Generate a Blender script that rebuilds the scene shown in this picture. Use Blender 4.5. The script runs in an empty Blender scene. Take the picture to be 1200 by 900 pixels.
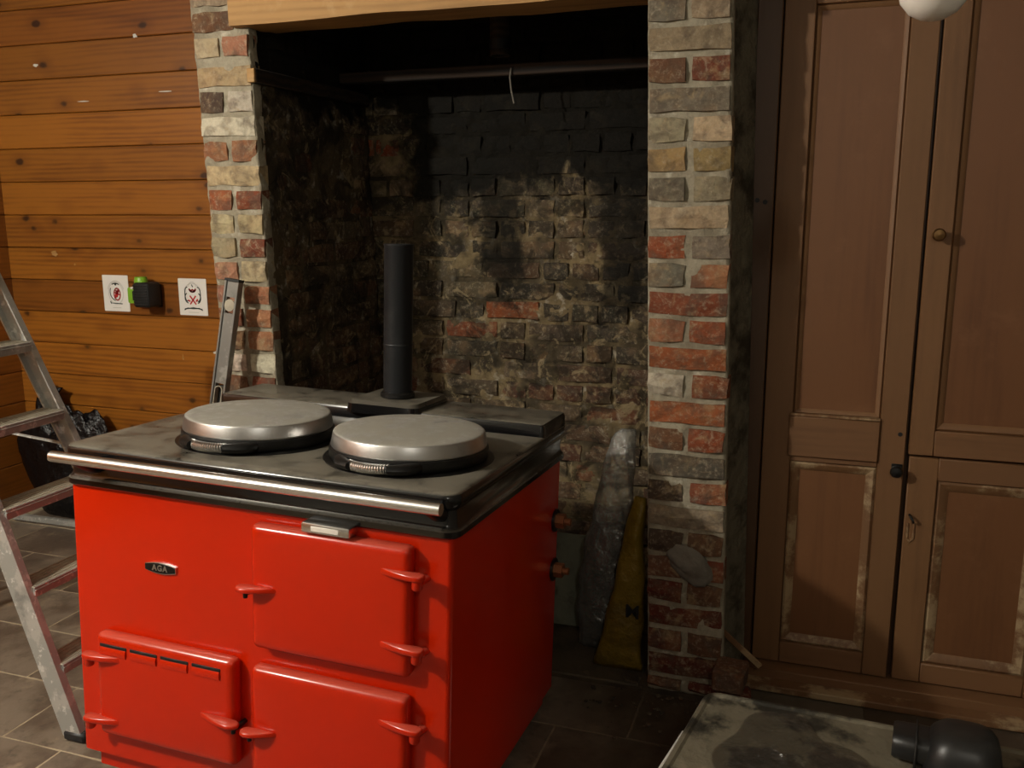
import bpy, bmesh, math, random
from mathutils import Vector, Matrix, noise
R = math.radians
random.seed(7)
SC = bpy.context.scene
COL = SC.collection

# ------------------------------------------------------------------ camera, world, light, exposure
cam_d = bpy.data.cameras.new('camera'); cam_d.sensor_width = 36; cam_d.lens = 1060 / 1200 * 36
cam = bpy.data.objects.new('camera', cam_d); COL.objects.link(cam)
cam.matrix_world = Matrix.Translation((0.4312, -2.4748, 1.42)) @ Matrix.Rotation(R(19), 4, 'Z') @ Matrix.Rotation(R(90 - 11.2), 4, 'X') @ Matrix.Rotation(R(-.2), 4, 'Z')
cam_d.clip_start = .02
SC.camera = cam
world = bpy.data.worlds.new('world'); SC.world = world; world.use_nodes = True
world.node_tree.nodes['Background'].inputs[0].default_value = (1, .85, .65, 1)
world.node_tree.nodes['Background'].inputs[1].default_value = .02
LAMP = Vector((-2.12, -2.38, 2.46)); LAMP_POWER = 198; LAMP_COLOR = (1, .95, .84)
SC.view_settings.view_transform = 'Standard'; SC.view_settings.look = 'None'
SC.view_settings.gamma = 1; SC.view_settings.use_curve_mapping = False
SC.view_settings.exposure = 0.0

# ------------------------------------------------------------------ helpers
def lin(c):
    return tuple(((v / 255) / 12.92 if v / 255 <= .04045 else ((v / 255 + .055) / 1.055) ** 2.4) for v in c)
def rgba(c): return (*lin(c), 1)

class NT:
    def __init__(s, name):
        s.m = bpy.data.materials.new(name); s.m.use_nodes = True
        s.t = s.m.node_tree; s.b = s.t.nodes['Principled BSDF']; s.out = s.t.nodes['Material Output']
    def n(s, typ, **kw):
        nd = s.t.nodes.new(typ)
        for k, v in kw.items(): setattr(nd, k, v)
        return nd
    def l(s, a, b): s.t.links.new(a, b)
    def val(s, node, key, v):
        if hasattr(v, 'is_linked') or isinstance(v, bpy.types.NodeSocket): s.l(v, node.inputs[key])
        else: node.inputs[key].default_value = v
        return node
    def math(s, op, a, b=0., c=0., clamp=False):
        nd = s.n('ShaderNodeMath', operation=op, use_clamp=clamp)
        for i, v in enumerate((a, b, c)): s.val(nd, i, v)
        return nd.outputs[0]
    def coord(s, kind='obj', scale=(1, 1, 1)):
        if kind == 'pos':
            v = s.n('ShaderNodeNewGeometry').outputs['Position']
        else:
            v = s.n('ShaderNodeTexCoord').outputs['Object']
            oi = s.n('ShaderNodeObjectInfo')
            ad = s.n('ShaderNodeVectorMath', operation='ADD'); s.l(v, ad.inputs[0])
            cb = s.n('ShaderNodeCombineXYZ')
            for i, k in enumerate((37., 71., 53.)): s.l(s.math('MULTIPLY', oi.outputs['Random'], k), cb.inputs[i])
            s.l(cb.outputs[0], ad.inputs[1]); v = ad.outputs[0]
        mp = s.n('ShaderNodeVectorMath', operation='MULTIPLY'); s.l(v, mp.inputs[0]); mp.inputs[1].default_value = scale
        return mp.outputs[0]
    def noise(s, vec, scale, detail=4., rough=.55, dist=0.):
        nd = s.n('ShaderNodeTexNoise'); s.l(vec, nd.inputs['Vector'])
        nd.inputs['Scale'].default_value = scale; nd.inputs['Detail'].default_value = detail
        nd.inputs['Roughness'].default_value = rough; nd.inputs['Distortion'].default_value = dist
        return nd.outputs['Fac']
    def ramp(s, v, lo, hi):
        nd = s.n('ShaderNodeMapRange', interpolation_type='SMOOTHSTEP'); s.val(nd, 0, v)
        nd.inputs[1].default_value = lo; nd.inputs[2].default_value = hi
        return nd.outputs[0]
    def mix(s, f, a, b, mode='MIX'):
        nd = s.n('ShaderNodeMix', data_type='RGBA', blend_type=mode)
        s.val(nd, 0, f); s.val(nd, 6, a); s.val(nd, 7, b)
        return nd.outputs[2]
    def n_gray(s, v):
        nd = s.n('ShaderNodeCombineColor')
        for i in range(3): s.l(v, nd.inputs[i])
        return nd.outputs[0]
    def bump(s, h, strength=.3, dist=.01, prev=None):
        nd = s.n('ShaderNodeBump'); nd.inputs['Strength'].default_value = strength; nd.inputs['Distance'].default_value = dist
        s.l(h, nd.inputs['Height'])
        if prev is not None: s.l(prev, nd.inputs['Normal'])
        return nd.outputs[0]
    def done(s, color, rough=.6, metal=0., normal=None, coat=0., spec=.5):
        s.val(s.b, 'Base Color', color); s.val(s.b, 'Roughness', rough); s.val(s.b, 'Metallic', metal)
        s.b.inputs['Coat Weight'].default_value = coat; s.b.inputs['Coat Roughness'].default_value = .08
        s.b.inputs['Specular IOR Level'].default_value = spec
        if normal is not None: s.l(normal, s.b.inputs['Normal'])
        return s.m

def simple(name, base, rough=.6, metal=0., layers=(), bump=None, coat=0., spec=.5, kind='obj', dust=None, use_objcol=False):
    """base colour, then layers (colour, noise scale, lo, hi, amount), then settled dust on what faces up"""
    s = NT(name); v = s.coord(kind)
    c = s.n('ShaderNodeObjectInfo').outputs['Color'] if use_objcol else rgba(base)
    r = rough
    for (lc, sc, lo, hi, am) in layers:
        f = s.math('MULTIPLY', s.ramp(s.noise(v, sc, 5., .6), lo, hi), am)
        c = s.mix(f, c, rgba(lc))
    if dust:
        dc, am, dr = dust
        g = s.n('ShaderNodeNewGeometry'); sx = s.n('ShaderNodeSeparateXYZ'); s.l(g.outputs['Normal'], sx.inputs[0])
        upf = s.ramp(sx.outputs[2], .55, .95)
        f = s.math('MULTIPLY', s.math('MULTIPLY', upf, s.ramp(s.noise(v, 13., 7., .75), .26, .56)), am)
        c = s.mix(f, c, rgba(dc))
        r = s.math('ADD', s.math('MULTIPLY', f, dr - rough), rough)
        metal = s.math('MULTIPLY', s.math('SUBTRACT', 1., f), metal)
    nm = None
    if bump: nm = s.bump(s.noise(v, bump[0], 5., .6), bump[1], bump[2])
    return s.done(c, r, metal, nm, coat, spec)

def new_obj(name, me, mat, parent=None, matrix=None):
    o = bpy.data.objects.new(name, me); COL.objects.link(o)
    if mat and not me.materials: me.materials.append(mat)
    if parent: o.parent = parent
    if matrix is not None: o.matrix_local = matrix
    return o
def from_bm(name, bm, mat, parent=None, smooth=False, matrix=None):
    me = bpy.data.meshes.new(name); bmesh.ops.recalc_face_normals(bm, faces=bm.faces); bm.to_mesh(me); bm.free()
    if smooth:
        for p in me.polygons: p.use_smooth = True
        if smooth != 'all': me.set_sharp_from_angle(angle=R(smooth if smooth is not True else 40))
    return new_obj(name, me, mat, parent, matrix)
def tag(o, label, cat, group=None, kind=None):
    o['label'] = label; o['category'] = cat
    if group: o['group'] = group
    if kind: o['kind'] = kind
    return o
def empty(name, matrix):
    o = bpy.data.objects.new(name, None); COL.objects.link(o); o.matrix_world = matrix if isinstance(matrix, Matrix) else Matrix.Translation(matrix)
    o.empty_display_size = .05
    return o

def a_box(bm, lo, hi, bev=0., seg=1, M=None):
    r = bmesh.ops.create_cube(bm, size=1); vs = r['verts']
    for v in vs: v.co = Vector([lo[i] + (v.co[i] + .5) * (hi[i] - lo[i]) for i in range(3)])
    if bev:
        es = list({e for v in vs for e in v.link_edges})
        q = bmesh.ops.bevel(bm, geom=es, offset=bev, segments=seg, affect='EDGES', profile=.5)
        vs = list({v for f in q['faces'] for v in f.verts} | {v for v in vs if v.is_valid})
    if M is not None: bmesh.ops.transform(bm, matrix=M, verts=[v for v in vs if v.is_valid])
    return vs
def box(name, lo, hi, mat, parent=None, bev=.002, seg=1, matrix=None):
    bm = bmesh.new(); a_box(bm, lo, hi, bev, seg); return from_bm(name, bm, mat, parent, True, matrix)
def rings_loft(bm, rings, cap0=True, cap1=True, closed=True):
    vv = [[bm.verts.new(p) for p in r] for r in rings]
    k = len(rings[0])
    for a, b in zip(vv, vv[1:]):
        for i in range(k if closed else k - 1):
            j = (i + 1) % k; bm.faces.new((a[i], a[j], b[j], b[i]))
    if cap0: bm.faces.new(vv[0][::-1])
    if cap1: bm.faces.new(vv[-1])
    return vv
def a_lathe(bm, prof, seg=32, c=(0, 0, 0)):
    rings = [[(c[0] + max(r, 1e-4) * math.cos(2 * math.pi * i / seg), c[1] + max(r, 1e-4) * math.sin(2 * math.pi * i / seg), c[2] + z) for i in range(seg)] for r, z in prof]
    rings_loft(bm, rings)
def lathe(name, prof, mat, parent=None, seg=32, c=(0, 0, 0), matrix=None, smooth=True):
    bm = bmesh.new(); a_lathe(bm, prof, seg, c); return from_bm(name, bm, mat, parent, smooth, matrix)
def a_tube(bm, pts, rad, seg=10):
    pts = [Vector(p) for p in pts]; rad = rad if isinstance(rad, (list, tuple)) else [rad] * len(pts)
    rings = []; up = None
    for i, p in enumerate(pts):
        d = (pts[min(i + 1, len(pts) - 1)] - pts[max(i - 1, 0)]).normalized()
        if up is None: up = Vector((0, 0, 1)) if abs(d.z) < .9 else Vector((0, 1, 0))
        s = d.cross(up).normalized(); up = s.cross(d).normalized()
        ra = rad[i]; ry, rz = ra if isinstance(ra, tuple) else (ra, ra)
        rings.append([p + s * (ry * math.cos(2 * math.pi * k / seg)) + up * (rz * math.sin(2 * math.pi * k / seg)) for k in range(seg)])
    rings_loft(bm, rings)
def tube(name, pts, rad, mat, parent=None, seg=10, matrix=None):
    bm = bmesh.new(); a_tube(bm, pts, rad, seg); return from_bm(name, bm, mat, parent, True, matrix)
def rrect(w, h, r, n=5):
    """rounded rectangle outline about the origin"""
    r = max(min(r, w / 2 - 1e-4, h / 2 - 1e-4), 1e-4); out = []
    for cx, cy, a0 in ((w / 2 - r, h / 2 - r, 0), (-w / 2 + r, h / 2 - r, 90), (-w / 2 + r, -h / 2 + r, 180), (w / 2 - r, -h / 2 + r, 270)):
        for k in range(n + 1):
            a = R(a0 + 90 * k / n); out.append((cx + r * math.cos(a), cy + r * math.sin(a)))
    return out
def grid_sheet(bm, nu, nv, fn):
    vs = [[bm.verts.new(fn(i / nu, j / nv)) for i in range(nu + 1)] for j in range(nv + 1)]
    for j in range(nv):
        for i in range(nu): bm.faces.new((vs[j][i], vs[j][i + 1], vs[j + 1][i + 1], vs[j + 1][i]))
    return vs

def letters(cu, mat, parent):
    t = bpy.data.objects.new('t', cu); COL.objects.link(t); bpy.context.view_layer.update()
    me = bpy.data.meshes.new_from_object(t.evaluated_get(bpy.context.evaluated_depsgraph_get())); bpy.data.objects.remove(t)
    me.name = 'lettering'; me.materials.clear(); return new_obj('lettering', me, mat, parent)

# ------------------------------------------------------------------ materials
def soot_nodes(s):
    """where the old fire blackened the masonry: above the hearth, in streaks below"""
    g = s.n('ShaderNodeNewGeometry').outputs['Position']; sx = s.n('ShaderNodeSeparateXYZ'); s.l(g, sx.inputs[0])
    v = s.coord('pos')
    nz = s.noise(v, 4.5, 5., .6, .6); n2 = s.noise(v, 16., 4., .6)
    z = s.math('ADD', sx.outputs[2], s.math('MULTIPLY', s.math('SUBTRACT', nz, .5), .55))
    z = s.math('ADD', z, s.math('MULTIPLY', s.math('SUBTRACT', n2, .5), .22))
    lo = s.ramp(z, 1.40, 1.50)
    # the left corner stayed cleaner
    xl = s.ramp(s.math('ADD', sx.outputs[0], s.math('MULTIPLY', s.math('SUBTRACT', n2, .5), .25)), -1.18, -1.04)
    hi = s.ramp(z, 1.72, 1.80)
    up = s.math('MAXIMUM', s.math('MULTIPLY', lo, xl), hi)
    def streak(x0, x1, z0):
        w = s.math('ADD', sx.outputs[0], s.math('MULTIPLY', s.math('SUBTRACT', n2, .5), .12))
        a = s.math('MULTIPLY', s.ramp(w, x0 - .02, x0 + .03), s.ramp(w, x1 + .02, x1 - .03))
        return s.math('MULTIPLY', a, s.ramp(z, z0 - .03, z0 + .05))
    st = s.math('MAXIMUM', streak(-.81, -.63, 1.08), streak(-.34, -.16, 1.02))
    return s.math('MAXIMUM', up, s.math('MULTIPLY', st, .85))

def blotch(s, c):
    """old limewash and dirt lying over bricks and joints alike"""
    v = s.coord('pos')
    c = s.mix(s.math('MULTIPLY', s.ramp(s.noise(v, 6.5, 6., .65, .7), .48, .58), .72), c, rgba((40, 36, 28)))
    return s.mix(s.math('MULTIPLY', s.ramp(s.noise(v, 11., 7., .7, 1.2), .565, .65), .7), c, rgba((164, 146, 112)))
def brick_mat(name, soot=False, lime=.5):
    s = NT(name); v = s.coord('obj'); c = s.n('ShaderNodeObjectInfo').outputs['Color']
    c = s.mix(s.math('MULTIPLY', s.ramp(s.noise(v, 28., 5.), .42, .68), .55), c, (.11, .075, .05, 1))
    c = s.mix(s.math('MULTIPLY', s.ramp(s.noise(v, 70., 6., .7), .5, .7), .5), c, rgba((170, 158, 134)))
    c = s.mix(s.math('MULTIPLY', s.ramp(s.noise(v, 9., 3.), .5, .75), .3), c, (.42, .25, .12, 1))
    c = s.mix(s.math('MULTIPLY', s.ramp(s.noise(v, 13., 4., .6, .5), .5, .66), .55), c, (.085, .065, .05, 1))
    c = s.mix(s.math('MULTIPLY', s.ramp(s.noise(v, 19., 5., .65, .7), .52, .7), .5), c, rgba((168, 146, 110)))
    lm = s.math('MULTIPLY', s.ramp(s.noise(v, 24., 6., .7, .8), .57, .72), lime)
    c = s.mix(lm, c, rgba((196, 184, 158)))
    c = s.mix(1., c, s.n_gray(s.math('ADD', .62, s.math('MULTIPLY', s.noise(v, 95., 6., .75), .76))), 'MULTIPLY')
    if soot:
        c = blotch(s, c)
        c = s.mix(s.math('MULTIPLY', soot_nodes(s), .97), c, (.0075, .0065, .0045, 1))
    nm = s.bump(s.noise(v, 45., 6., .7), .9, .006); nm = s.bump(s.noise(v, 13., 3., .5), .6, .01, nm)
    return s.done(c, .9, 0, nm, spec=.25)
def mortar_mat(name, col, soot=False, dirt=.5):
    s = NT(name); v = s.coord('pos')
    c = s.mix(s.math('MULTIPLY', s.ramp(s.noise(v, 8., 5., .6), .42, .62), dirt), rgba(col), rgba((96, 84, 66)))
    c = s.mix(s.math('MULTIPLY', s.ramp(s.noise(v, 22., 5., .6), .55, .7), .6), c, rgba((205, 198, 180)))
    c = s.mix(1., c, s.n_gray(s.math('ADD', .6, s.math('MULTIPLY', s.noise(v, 80., 6., .75), .8))), 'MULTIPLY')
    if soot:
        c = s.mix(s.math('MULTIPLY', s.ramp(s.noise(v, 5., 4., .6), .43, .58), .8), c, (.045, .036, .025, 1))
        c = blotch(s, c)
        c = s.mix(s.math('MULTIPLY', soot_nodes(s), .97), c, (.008, .007, .005, 1))
    nm = s.bump(s.noise(v, 60., 6., .7), .8, .006)
    return s.done(c, .95, 0, nm, spec=.2)
def wood_mat(name, light, dark, knot=None, axis=0, rough=.4, grain=1., coat=0., wear=None, ring=.0):
    s = NT(name); sc = [9., 9., 9.]; sc[axis] = .9
    v = s.coord('obj', tuple(sc))
    vo = s.coord('obj')
    big = s.noise(v, 1.0, 3., .5, 1.2)
    wv = s.n('ShaderNodeTexWave', wave_type='BANDS', bands_direction='Z' if axis != 2 else 'X')
    s.l(v, wv.inputs['Vector']); wv.inputs['Scale'].default_value = 1.6; wv.inputs['Distortion'].default_value = 7.; wv.inputs['Detail'].default_value = 2.5; wv.inputs['Detail Scale'].default_value = .8
    fine = s.noise(v, 6., 5., .7)
    f = s.math('ADD', s.math('MULTIPLY', wv.outputs['Fac'], .35 * grain), s.math('ADD', s.math('MULTIPLY', big, .55), s.math('MULTIPLY', fine, .3)))
    c = s.mix(s.ramp(f, .40, .80), rgba(light), rgba(dark))
    oi = s.n('ShaderNodeObjectInfo')
    c = s.mix(s.math('MULTIPLY', oi.outputs['Random'], .35), c, rgba([int(x * .55 + y * .45) for x, y in zip(light, dark)]))
    if knot:
        ks = [8., 8., 8.]; ks[axis] = 5.
        vk = s.coord('obj', tuple(ks)); vr = s.n('ShaderNodeTexVoronoi'); s.l(vk, vr.inputs['Vector']); vr.inputs['Scale'].default_value = 1.
        vr.inputs['Randomness'].default_value = 1.
        kk = s.ramp(s.math('ADD', vr.outputs['Distance'], s.math('MULTIPLY', s.math('SUBTRACT', s.noise(vo, 30.), .5), .1)), .15, .07)
        halo = s.ramp(vr.outputs['Distance'], .42, .12)
        c = s.mix(s.math('MULTIPLY', halo, .35), c, rgba(dark)); c = s.mix(s.math('MULTIPLY', kk, .85), c, rgba(knot))
    if wear:
        wc, lo, hi, am = wear
        c = s.mix(s.math('MULTIPLY', s.ramp(s.noise(vo, 7., 6., .7), lo, hi), am), c, rgba(wc))
    if knot: c = s.mix(1., c, oi.outputs['Color'], 'MULTIPLY')
    nm = s.bump(fine, .12, .004)
    return s.done(c, rough, 0, nm, coat)

MAT = {}
MAT['brick'] = brick_mat('old_brick', False, .4)
MAT['brick_soot'] = brick_mat('sooty_brick', True, .5)
MAT['brick_cheek'] = brick_mat('cheek_brick', True, .15)
MAT['mortar'] = mortar_mat('lime_mortar', (160, 152, 132), False, .45)
MAT['mortar_cheek'] = mortar_mat('cheek_mortar', (98, 84, 62), True, .6)
MAT['mortar_soot'] = mortar_mat('sooty_mortar', (140, 122, 90), True, .5)
MAT['pine'] = wood_mat('varnished_pine', (150, 92, 26), (98, 52, 11), (40, 18, 6), 0, .42, .45, .1)
MAT['pine_y'] = wood_mat('varnished_pine_return', (132, 78, 24), (90, 48, 12), (52, 24, 8), 1, .4, .3, .1)
MAT['oak'] = wood_mat('beam_oak', (176, 134, 78), (120, 84, 44), None, 0, .7, .35, 0, ((200, 170, 120), .55, .75, .4))
MAT['dark_oak'] = wood_mat('charred_timber', (52, 36, 22), (22, 15, 9), None, 0, .8)
MAT['cup'] = wood_mat('cupboard_wood', (124, 88, 55), (90, 60, 35), None, 2, .58, .12, 0, ((124, 86, 56), .56, .72, .45))
MAT['cup_x'] = wood_mat('cupboard_rail_wood', (122, 86, 55), (88, 58, 35), None, 0, .58, .12, 0, ((124, 86, 56), .56, .72, .45))
MAT['cup_panel'] = wood_mat('cupboard_panel_wood', (118, 78, 47), (78, 46, 26), None, 2, .5, .1, 0, ((128, 88, 58), .54, .72, .5))
MAT['cup_dark'] = wood_mat('cupboard_dark_frame', (84, 58, 36), (56, 36, 22), None, 2, .5, .1)
MAT['cup_worn'] = wood_mat('worn_moulding', (116, 82, 52), (84, 54, 32), None, 2, .55, .15, 0, ((178, 154, 118), .47, .6, .75))
def enamel():
    s = NT('red_enamel'); v = s.coord('pos')
    c = s.mix(s.math('MULTIPLY', s.ramp(s.noise(v, 3., 4., .6), .4, .7), .25), rgba((200, 36, 2)), rgba((184, 42, 4)))
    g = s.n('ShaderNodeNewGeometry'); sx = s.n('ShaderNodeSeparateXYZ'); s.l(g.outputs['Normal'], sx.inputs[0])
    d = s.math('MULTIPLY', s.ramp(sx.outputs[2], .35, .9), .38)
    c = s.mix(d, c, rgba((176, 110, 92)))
    r = s.math('ADD', .2, s.math('MULTIPLY', s.ramp(s.noise(v, 5., 3., .5), .35, .7), .06))
    return s.done(c, r, 0, None, .1, .4)
MAT['red'] = enamel()
MAT['black'] = simple('black_enamel', (16, 16, 17), .16, 0, (), None, .3, dust=((124, 118, 104), .82, .85))
MAT['gloss_black'] = simple('gloss_black', (10, 11, 12), .2)
MAT['blackm'] = simple('black_iron', (20, 20, 20), .38, .2, (((60, 58, 54), 20., .5, .75, .5),))
MAT['steel'] = simple('brushed_steel', (205, 204, 202), .36, 1., (((150, 148, 144), 12., .5, .7, .4),), dust=((150, 146, 134), .95, .85))
MAT['chrome'] = simple('chrome', (228, 228, 226), .27, 1., (((180, 176, 170), 18., .55, .75, .4),))
MAT['alu'] = simple('worn_aluminium', (176, 177, 172), .42, .45, (((205, 203, 196), 16., .52, .6, .7), ((228, 227, 222), 38., .57, .63, .85), ((104, 104, 100), 9., .55, .7, .5)), (60., .25, .003))
MAT['level'] = simple('anodised_level', (132, 131, 126), .4, .55, (((176, 174, 168), 20., .55, .65, .6), ((96, 96, 92), 9., .55, .7, .5)))
MAT['alu_tread'] = simple('dusty_tread', (168, 160, 142), .6, .4, (((118, 112, 100), 12., .48, .7, .6),), (80., .4, .003))
MAT['pipe'] = simple('flue_pipe_paint', (30, 32, 35), .45, .3, (((66, 66, 66), 8., .5, .75, .6),), (40., .15, .003))
MAT['brass'] = simple('old_brass', (120, 92, 58), .4, .9, (((60, 44, 30), 20., .5, .7, .5),))
MAT['copper'] = simple('copper_fitting', (150, 96, 62), .5, .6)
MAT['plaster'] = simple('old_plaster', (132, 128, 118), .9, 0, (((104, 98, 88), 5., .45, .65, .6),), (30., .5, .008), kind='pos')
MAT['render'] = simple('dirty_return_render', (150, 142, 120), .95, 0, (((58, 46, 32), 7., .42, .62, .8), ((140, 128, 104), 18., .56, .7, .6)), (26., .9, .02), kind='pos')
MAT['ceil'] = simple('ceiling_plaster', (184, 180, 170), .9)
MAT['tile'] = simple('slate_tile', (122, 110, 95), .5, 0, (((84, 70, 58), 5., .42, .62, .8), ((156, 140, 116), 11., .55, .72, .6), ((70, 60, 52), 26., .55, .7, .5)), (14., .35, .01))
MAT['grout'] = simple('floor_grout', (172, 158, 132), .9, 0, (((130, 116, 94), 12., .45, .65, .6),), kind='pos')
MAT['hearth'] = simple('hearth_stone', (82, 70, 54), .8, 0, (((44, 36, 28), 5., .42, .6, .8), ((120, 104, 82), 20., .58, .7, .5)), (20., .6, .012))
def darken_right(m, x0=-.45, x1=.1):
    """mixes dark brown into the floor colour towards the right, with a ragged edge"""
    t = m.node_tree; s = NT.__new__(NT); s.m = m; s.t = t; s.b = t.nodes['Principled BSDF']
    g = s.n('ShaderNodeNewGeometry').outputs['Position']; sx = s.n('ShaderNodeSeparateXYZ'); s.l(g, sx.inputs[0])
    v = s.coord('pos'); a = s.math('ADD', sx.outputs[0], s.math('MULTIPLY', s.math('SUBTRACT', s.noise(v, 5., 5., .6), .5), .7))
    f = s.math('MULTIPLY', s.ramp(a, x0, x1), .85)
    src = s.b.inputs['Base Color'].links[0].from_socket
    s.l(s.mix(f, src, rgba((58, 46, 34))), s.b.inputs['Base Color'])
darken_right(MAT['tile']); darken_right(MAT['grout'])
MAT['paper'] = simple('white_card', (232, 229, 222), .6)
MAT['ink_red'] = simple('red_print', (190, 36, 34), .6)
MAT['ink_dark'] = simple('dark_print', (62, 74, 68), .6)
MAT['ink_pale'] = simple('pale_print', (206, 204, 196), .6)
MAT['green'] = simple('green_plastic', (126, 178, 48), .35)
MAT['rubber'] = simple('black_rubber', (22, 23, 22), .6, 0, (), (120., .3, .002))
MAT['sack'] = simple('yellow_sack', (124, 100, 20), .5, 0, (((96, 76, 20), 9., .45, .62, .7),), (14., .9, .02))
MAT['sack_in'] = simple('dark_contents', (58, 46, 32), .8, 0, (((28, 22, 16), 14., .45, .6, .8), ((96, 80, 54), 22., .56, .7, .6)), (24., .8, .02))
MAT['binbag'] = simple('black_bin_bag', (14, 14, 16), .22, 0, (), (14., .9, .03))
MAT['opal'] = simple('opal_glass', (236, 230, 220), .25)
MAT['plug'] = simple('black_moulded_plastic', (34, 34, 34), .38, 0, (((62, 60, 56), 7., .45, .75, .5),), (90., .12, .002))
MAT['boxlid'] = simple('dusty_lid', (112, 105, 88), .5, 0, (((30, 30, 27), 7., .46, .58, .9), ((150, 142, 122), 12., .55, .7, .7)), (22., .5, .01))
MAT['board'] = simple('grey_green_board', (112, 114, 96), .8, 0, (((78, 80, 66), 5., .45, .6, .7), ((60, 54, 44), 9., .6, .72, .7)), (30., .4, .006))
MAT['lump'] = simple('cement_lump', (118, 112, 102), .9, 0, (((96, 90, 80), 12., .45, .65, .7),), (30., .8, .01))
def film(name='clear_polythene', op=.16):
    s = NT(name); s.t.nodes.remove(s.b)
    v = s.coord('obj'); nm = s.bump(s.noise(v, 16., 4., .6, 1.5), .8, .02)
    tr = s.n('ShaderNodeBsdfTransparent'); tr.inputs[0].default_value = (.93, .93, .9, 1)
    gl = s.n('ShaderNodeBsdfGlossy'); gl.inputs['Roughness'].default_value = .16; s.l(nm, gl.inputs['Normal'])
    df = s.n('ShaderNodeBsdfDiffuse'); df.inputs[0].default_value = (.5, .5, .46, 1); s.l(nm, df.inputs['Normal'])
    lw = s.n('ShaderNodeLayerWeight'); lw.inputs[0].default_value = .35
    m1 = s.n('ShaderNodeMixShader'); s.l(s.math('ADD', op, s.math('MULTIPLY', lw.outputs['Facing'], op * 2)), m1.inputs[0]); s.l(tr.outputs[0], m1.inputs[1]); s.l(df.outputs[0], m1.inputs[2])
    m2 = s.n('ShaderNodeMixShader'); s.l(s.math('ADD', .1, s.math('MULTIPLY', lw.outputs['Fresnel'], .6)), m2.inputs[0]); s.l(m1.outputs[0], m2.inputs[1]); s.l(gl.outputs[0], m2.inputs[2])
    s.l(m2.outputs[0], s.out.inputs[0]); return s.m
MAT['film'] = film()
MAT['film_thin'] = film('thin_polythene', .03)

# ------------------------------------------------------------------ room shell
XL, XR, YB, YF, ZC = -3.13, 1.75, .75, -4.2, 2.62      # left wall, right wall, alcove wall, wall behind the viewer, ceiling
floor = tag(box('floor', (XL - .1, YF - .1, -.12), (XR + .1, YB + .3, -.0032), MAT['grout'], bev=0), 'stone tile floor with pale grouted joints', 'floor', kind='structure')
def tile_mesh(w, d, k):
    rnd = random.Random(k); bm = bmesh.new(); n = 3
    vs = {}
    for i in range(n + 1):
        for j in range(n + 1):
            e = i in (0, n) or j in (0, n)
            vs[i, j] = bm.verts.new((-w / 2 + w * i / n + (rnd.uniform(-.0015, .0015) if e else 0), -d / 2 + d * j / n + (rnd.uniform(-.0015, .0015) if e else 0), -.0025 if e else rnd.uniform(-.001, .0006)))
    for i in range(n):
        for j in range(n): bm.faces.new((vs[i, j], vs[i + 1, j], vs[i + 1, j + 1], vs[i, j + 1]))
    ring = [(i, 0) for i in range(n)] + [(n, j) for j in range(n)] + [(n - i, n) for i in range(n)] + [(0, n - j) for j in range(n)]
    low = {q: bm.verts.new(vs[q].co - Vector((0, 0, .02))) for q in ring}
    for a, b in zip(ring, ring[1:] + ring[:1]): bm.faces.new((vs[b], vs[a], low[a], low[b]))
    me = bpy.data.meshes.new('tile'); bmesh.ops.recalc_face_normals(bm, faces=bm.faces); bm.to_mesh(me); bm.free()
    for p in me.polygons: p.use_smooth = True
    me.set_sharp_from_angle(angle=R(35)); me.materials.append(MAT['tile']); return me
TW, TD = .405, .268
tms = [tile_mesh(TW - .007, TD - .007, k) for k in range(5)]
j0 = 0
for j in range(-9, 6):
    yc = -.81 + TD * (j + .5)
    off = TW / 2 if j % 2 else 0
    for i in range(-5, 8):
        xc = -1.62 + TW * (i + .5) + off
        if xc < XL - .1 or xc > 1.5: continue
        if yc > -.02 and -1.62 < xc < .6: continue          # chimney breast and hearth stand here
        if yc > .2 and xc > .1: continue
        o = new_obj('tile', random.choice(tms), None, floor, Matrix.Translation((xc, yc, 0)) @ Matrix.Rotation(math.pi * random.randint(0, 1), 4, 'Z'))
# hearth slabs inside the fireplace
hearth = tag(box('floor_hearth', (-1.42, -.02, -.02), (.26, .9, -.002), MAT['hearth'], bev=0), 'dark dusty stone hearth floor inside the fireplace', 'floor', kind='structure')
for (x0, x1, y0, y1) in ((-1.22, -.66, .0, .36), (-.65, -.015, .0, .33), (-1.22, -.48, .37, .74), (-.47, -.015, .34, .74)):
    box('slab', (x0, y0, -.012), (x1 - .01, y1 - .01, .004), MAT['hearth'], hearth, .004)
# dust heap and rubble crumbs on the hearth by the brick pier
bm = bmesh.new(); rr = random.Random(5)
for k in range(60):
    x = rr.uniform(-.16, .17); y = -.035 - abs(rr.gauss(0, .12)); s_ = rr.uniform(.002, .008)
    vs = bmesh.ops.create_icosphere(bm, subdivisions=1, radius=s_)['verts']
    for v in vs: v.co = Vector((v.co.x * rr.uniform(.7, 1.4) + x, v.co.y * rr.uniform(.7, 1.4) + y, v.co.z * .6 + s_ * .45 + .004))
tag(from_bm('mortar_rubble', bm, MAT['hearth']), 'loose mortar crumbs and grit scattered at the foot of the brick pier', 'rubble', kind='stuff')

ceiling = tag(box('ceiling', (XL - .1, YF - .1, ZC), (XR + .1, YB + .4, ZC + .08), MAT['ceil'], bev=0), 'plain plastered ceiling above the kitchen', 'ceiling', kind='structure')
tag(box('wall_right', (XR, YF, 0), (XR + .1, YB + .3, ZC), MAT['plaster'], bev=0), 'plain plaster side wall past the cupboards', 'wall', kind='structure')
tag(box('wall_rear', (XL, YF - .1, 0), (XR, YF, ZC), MAT['plaster'], bev=0), 'plain plaster wall facing the fireplace', 'wall', kind='structure')

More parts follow.
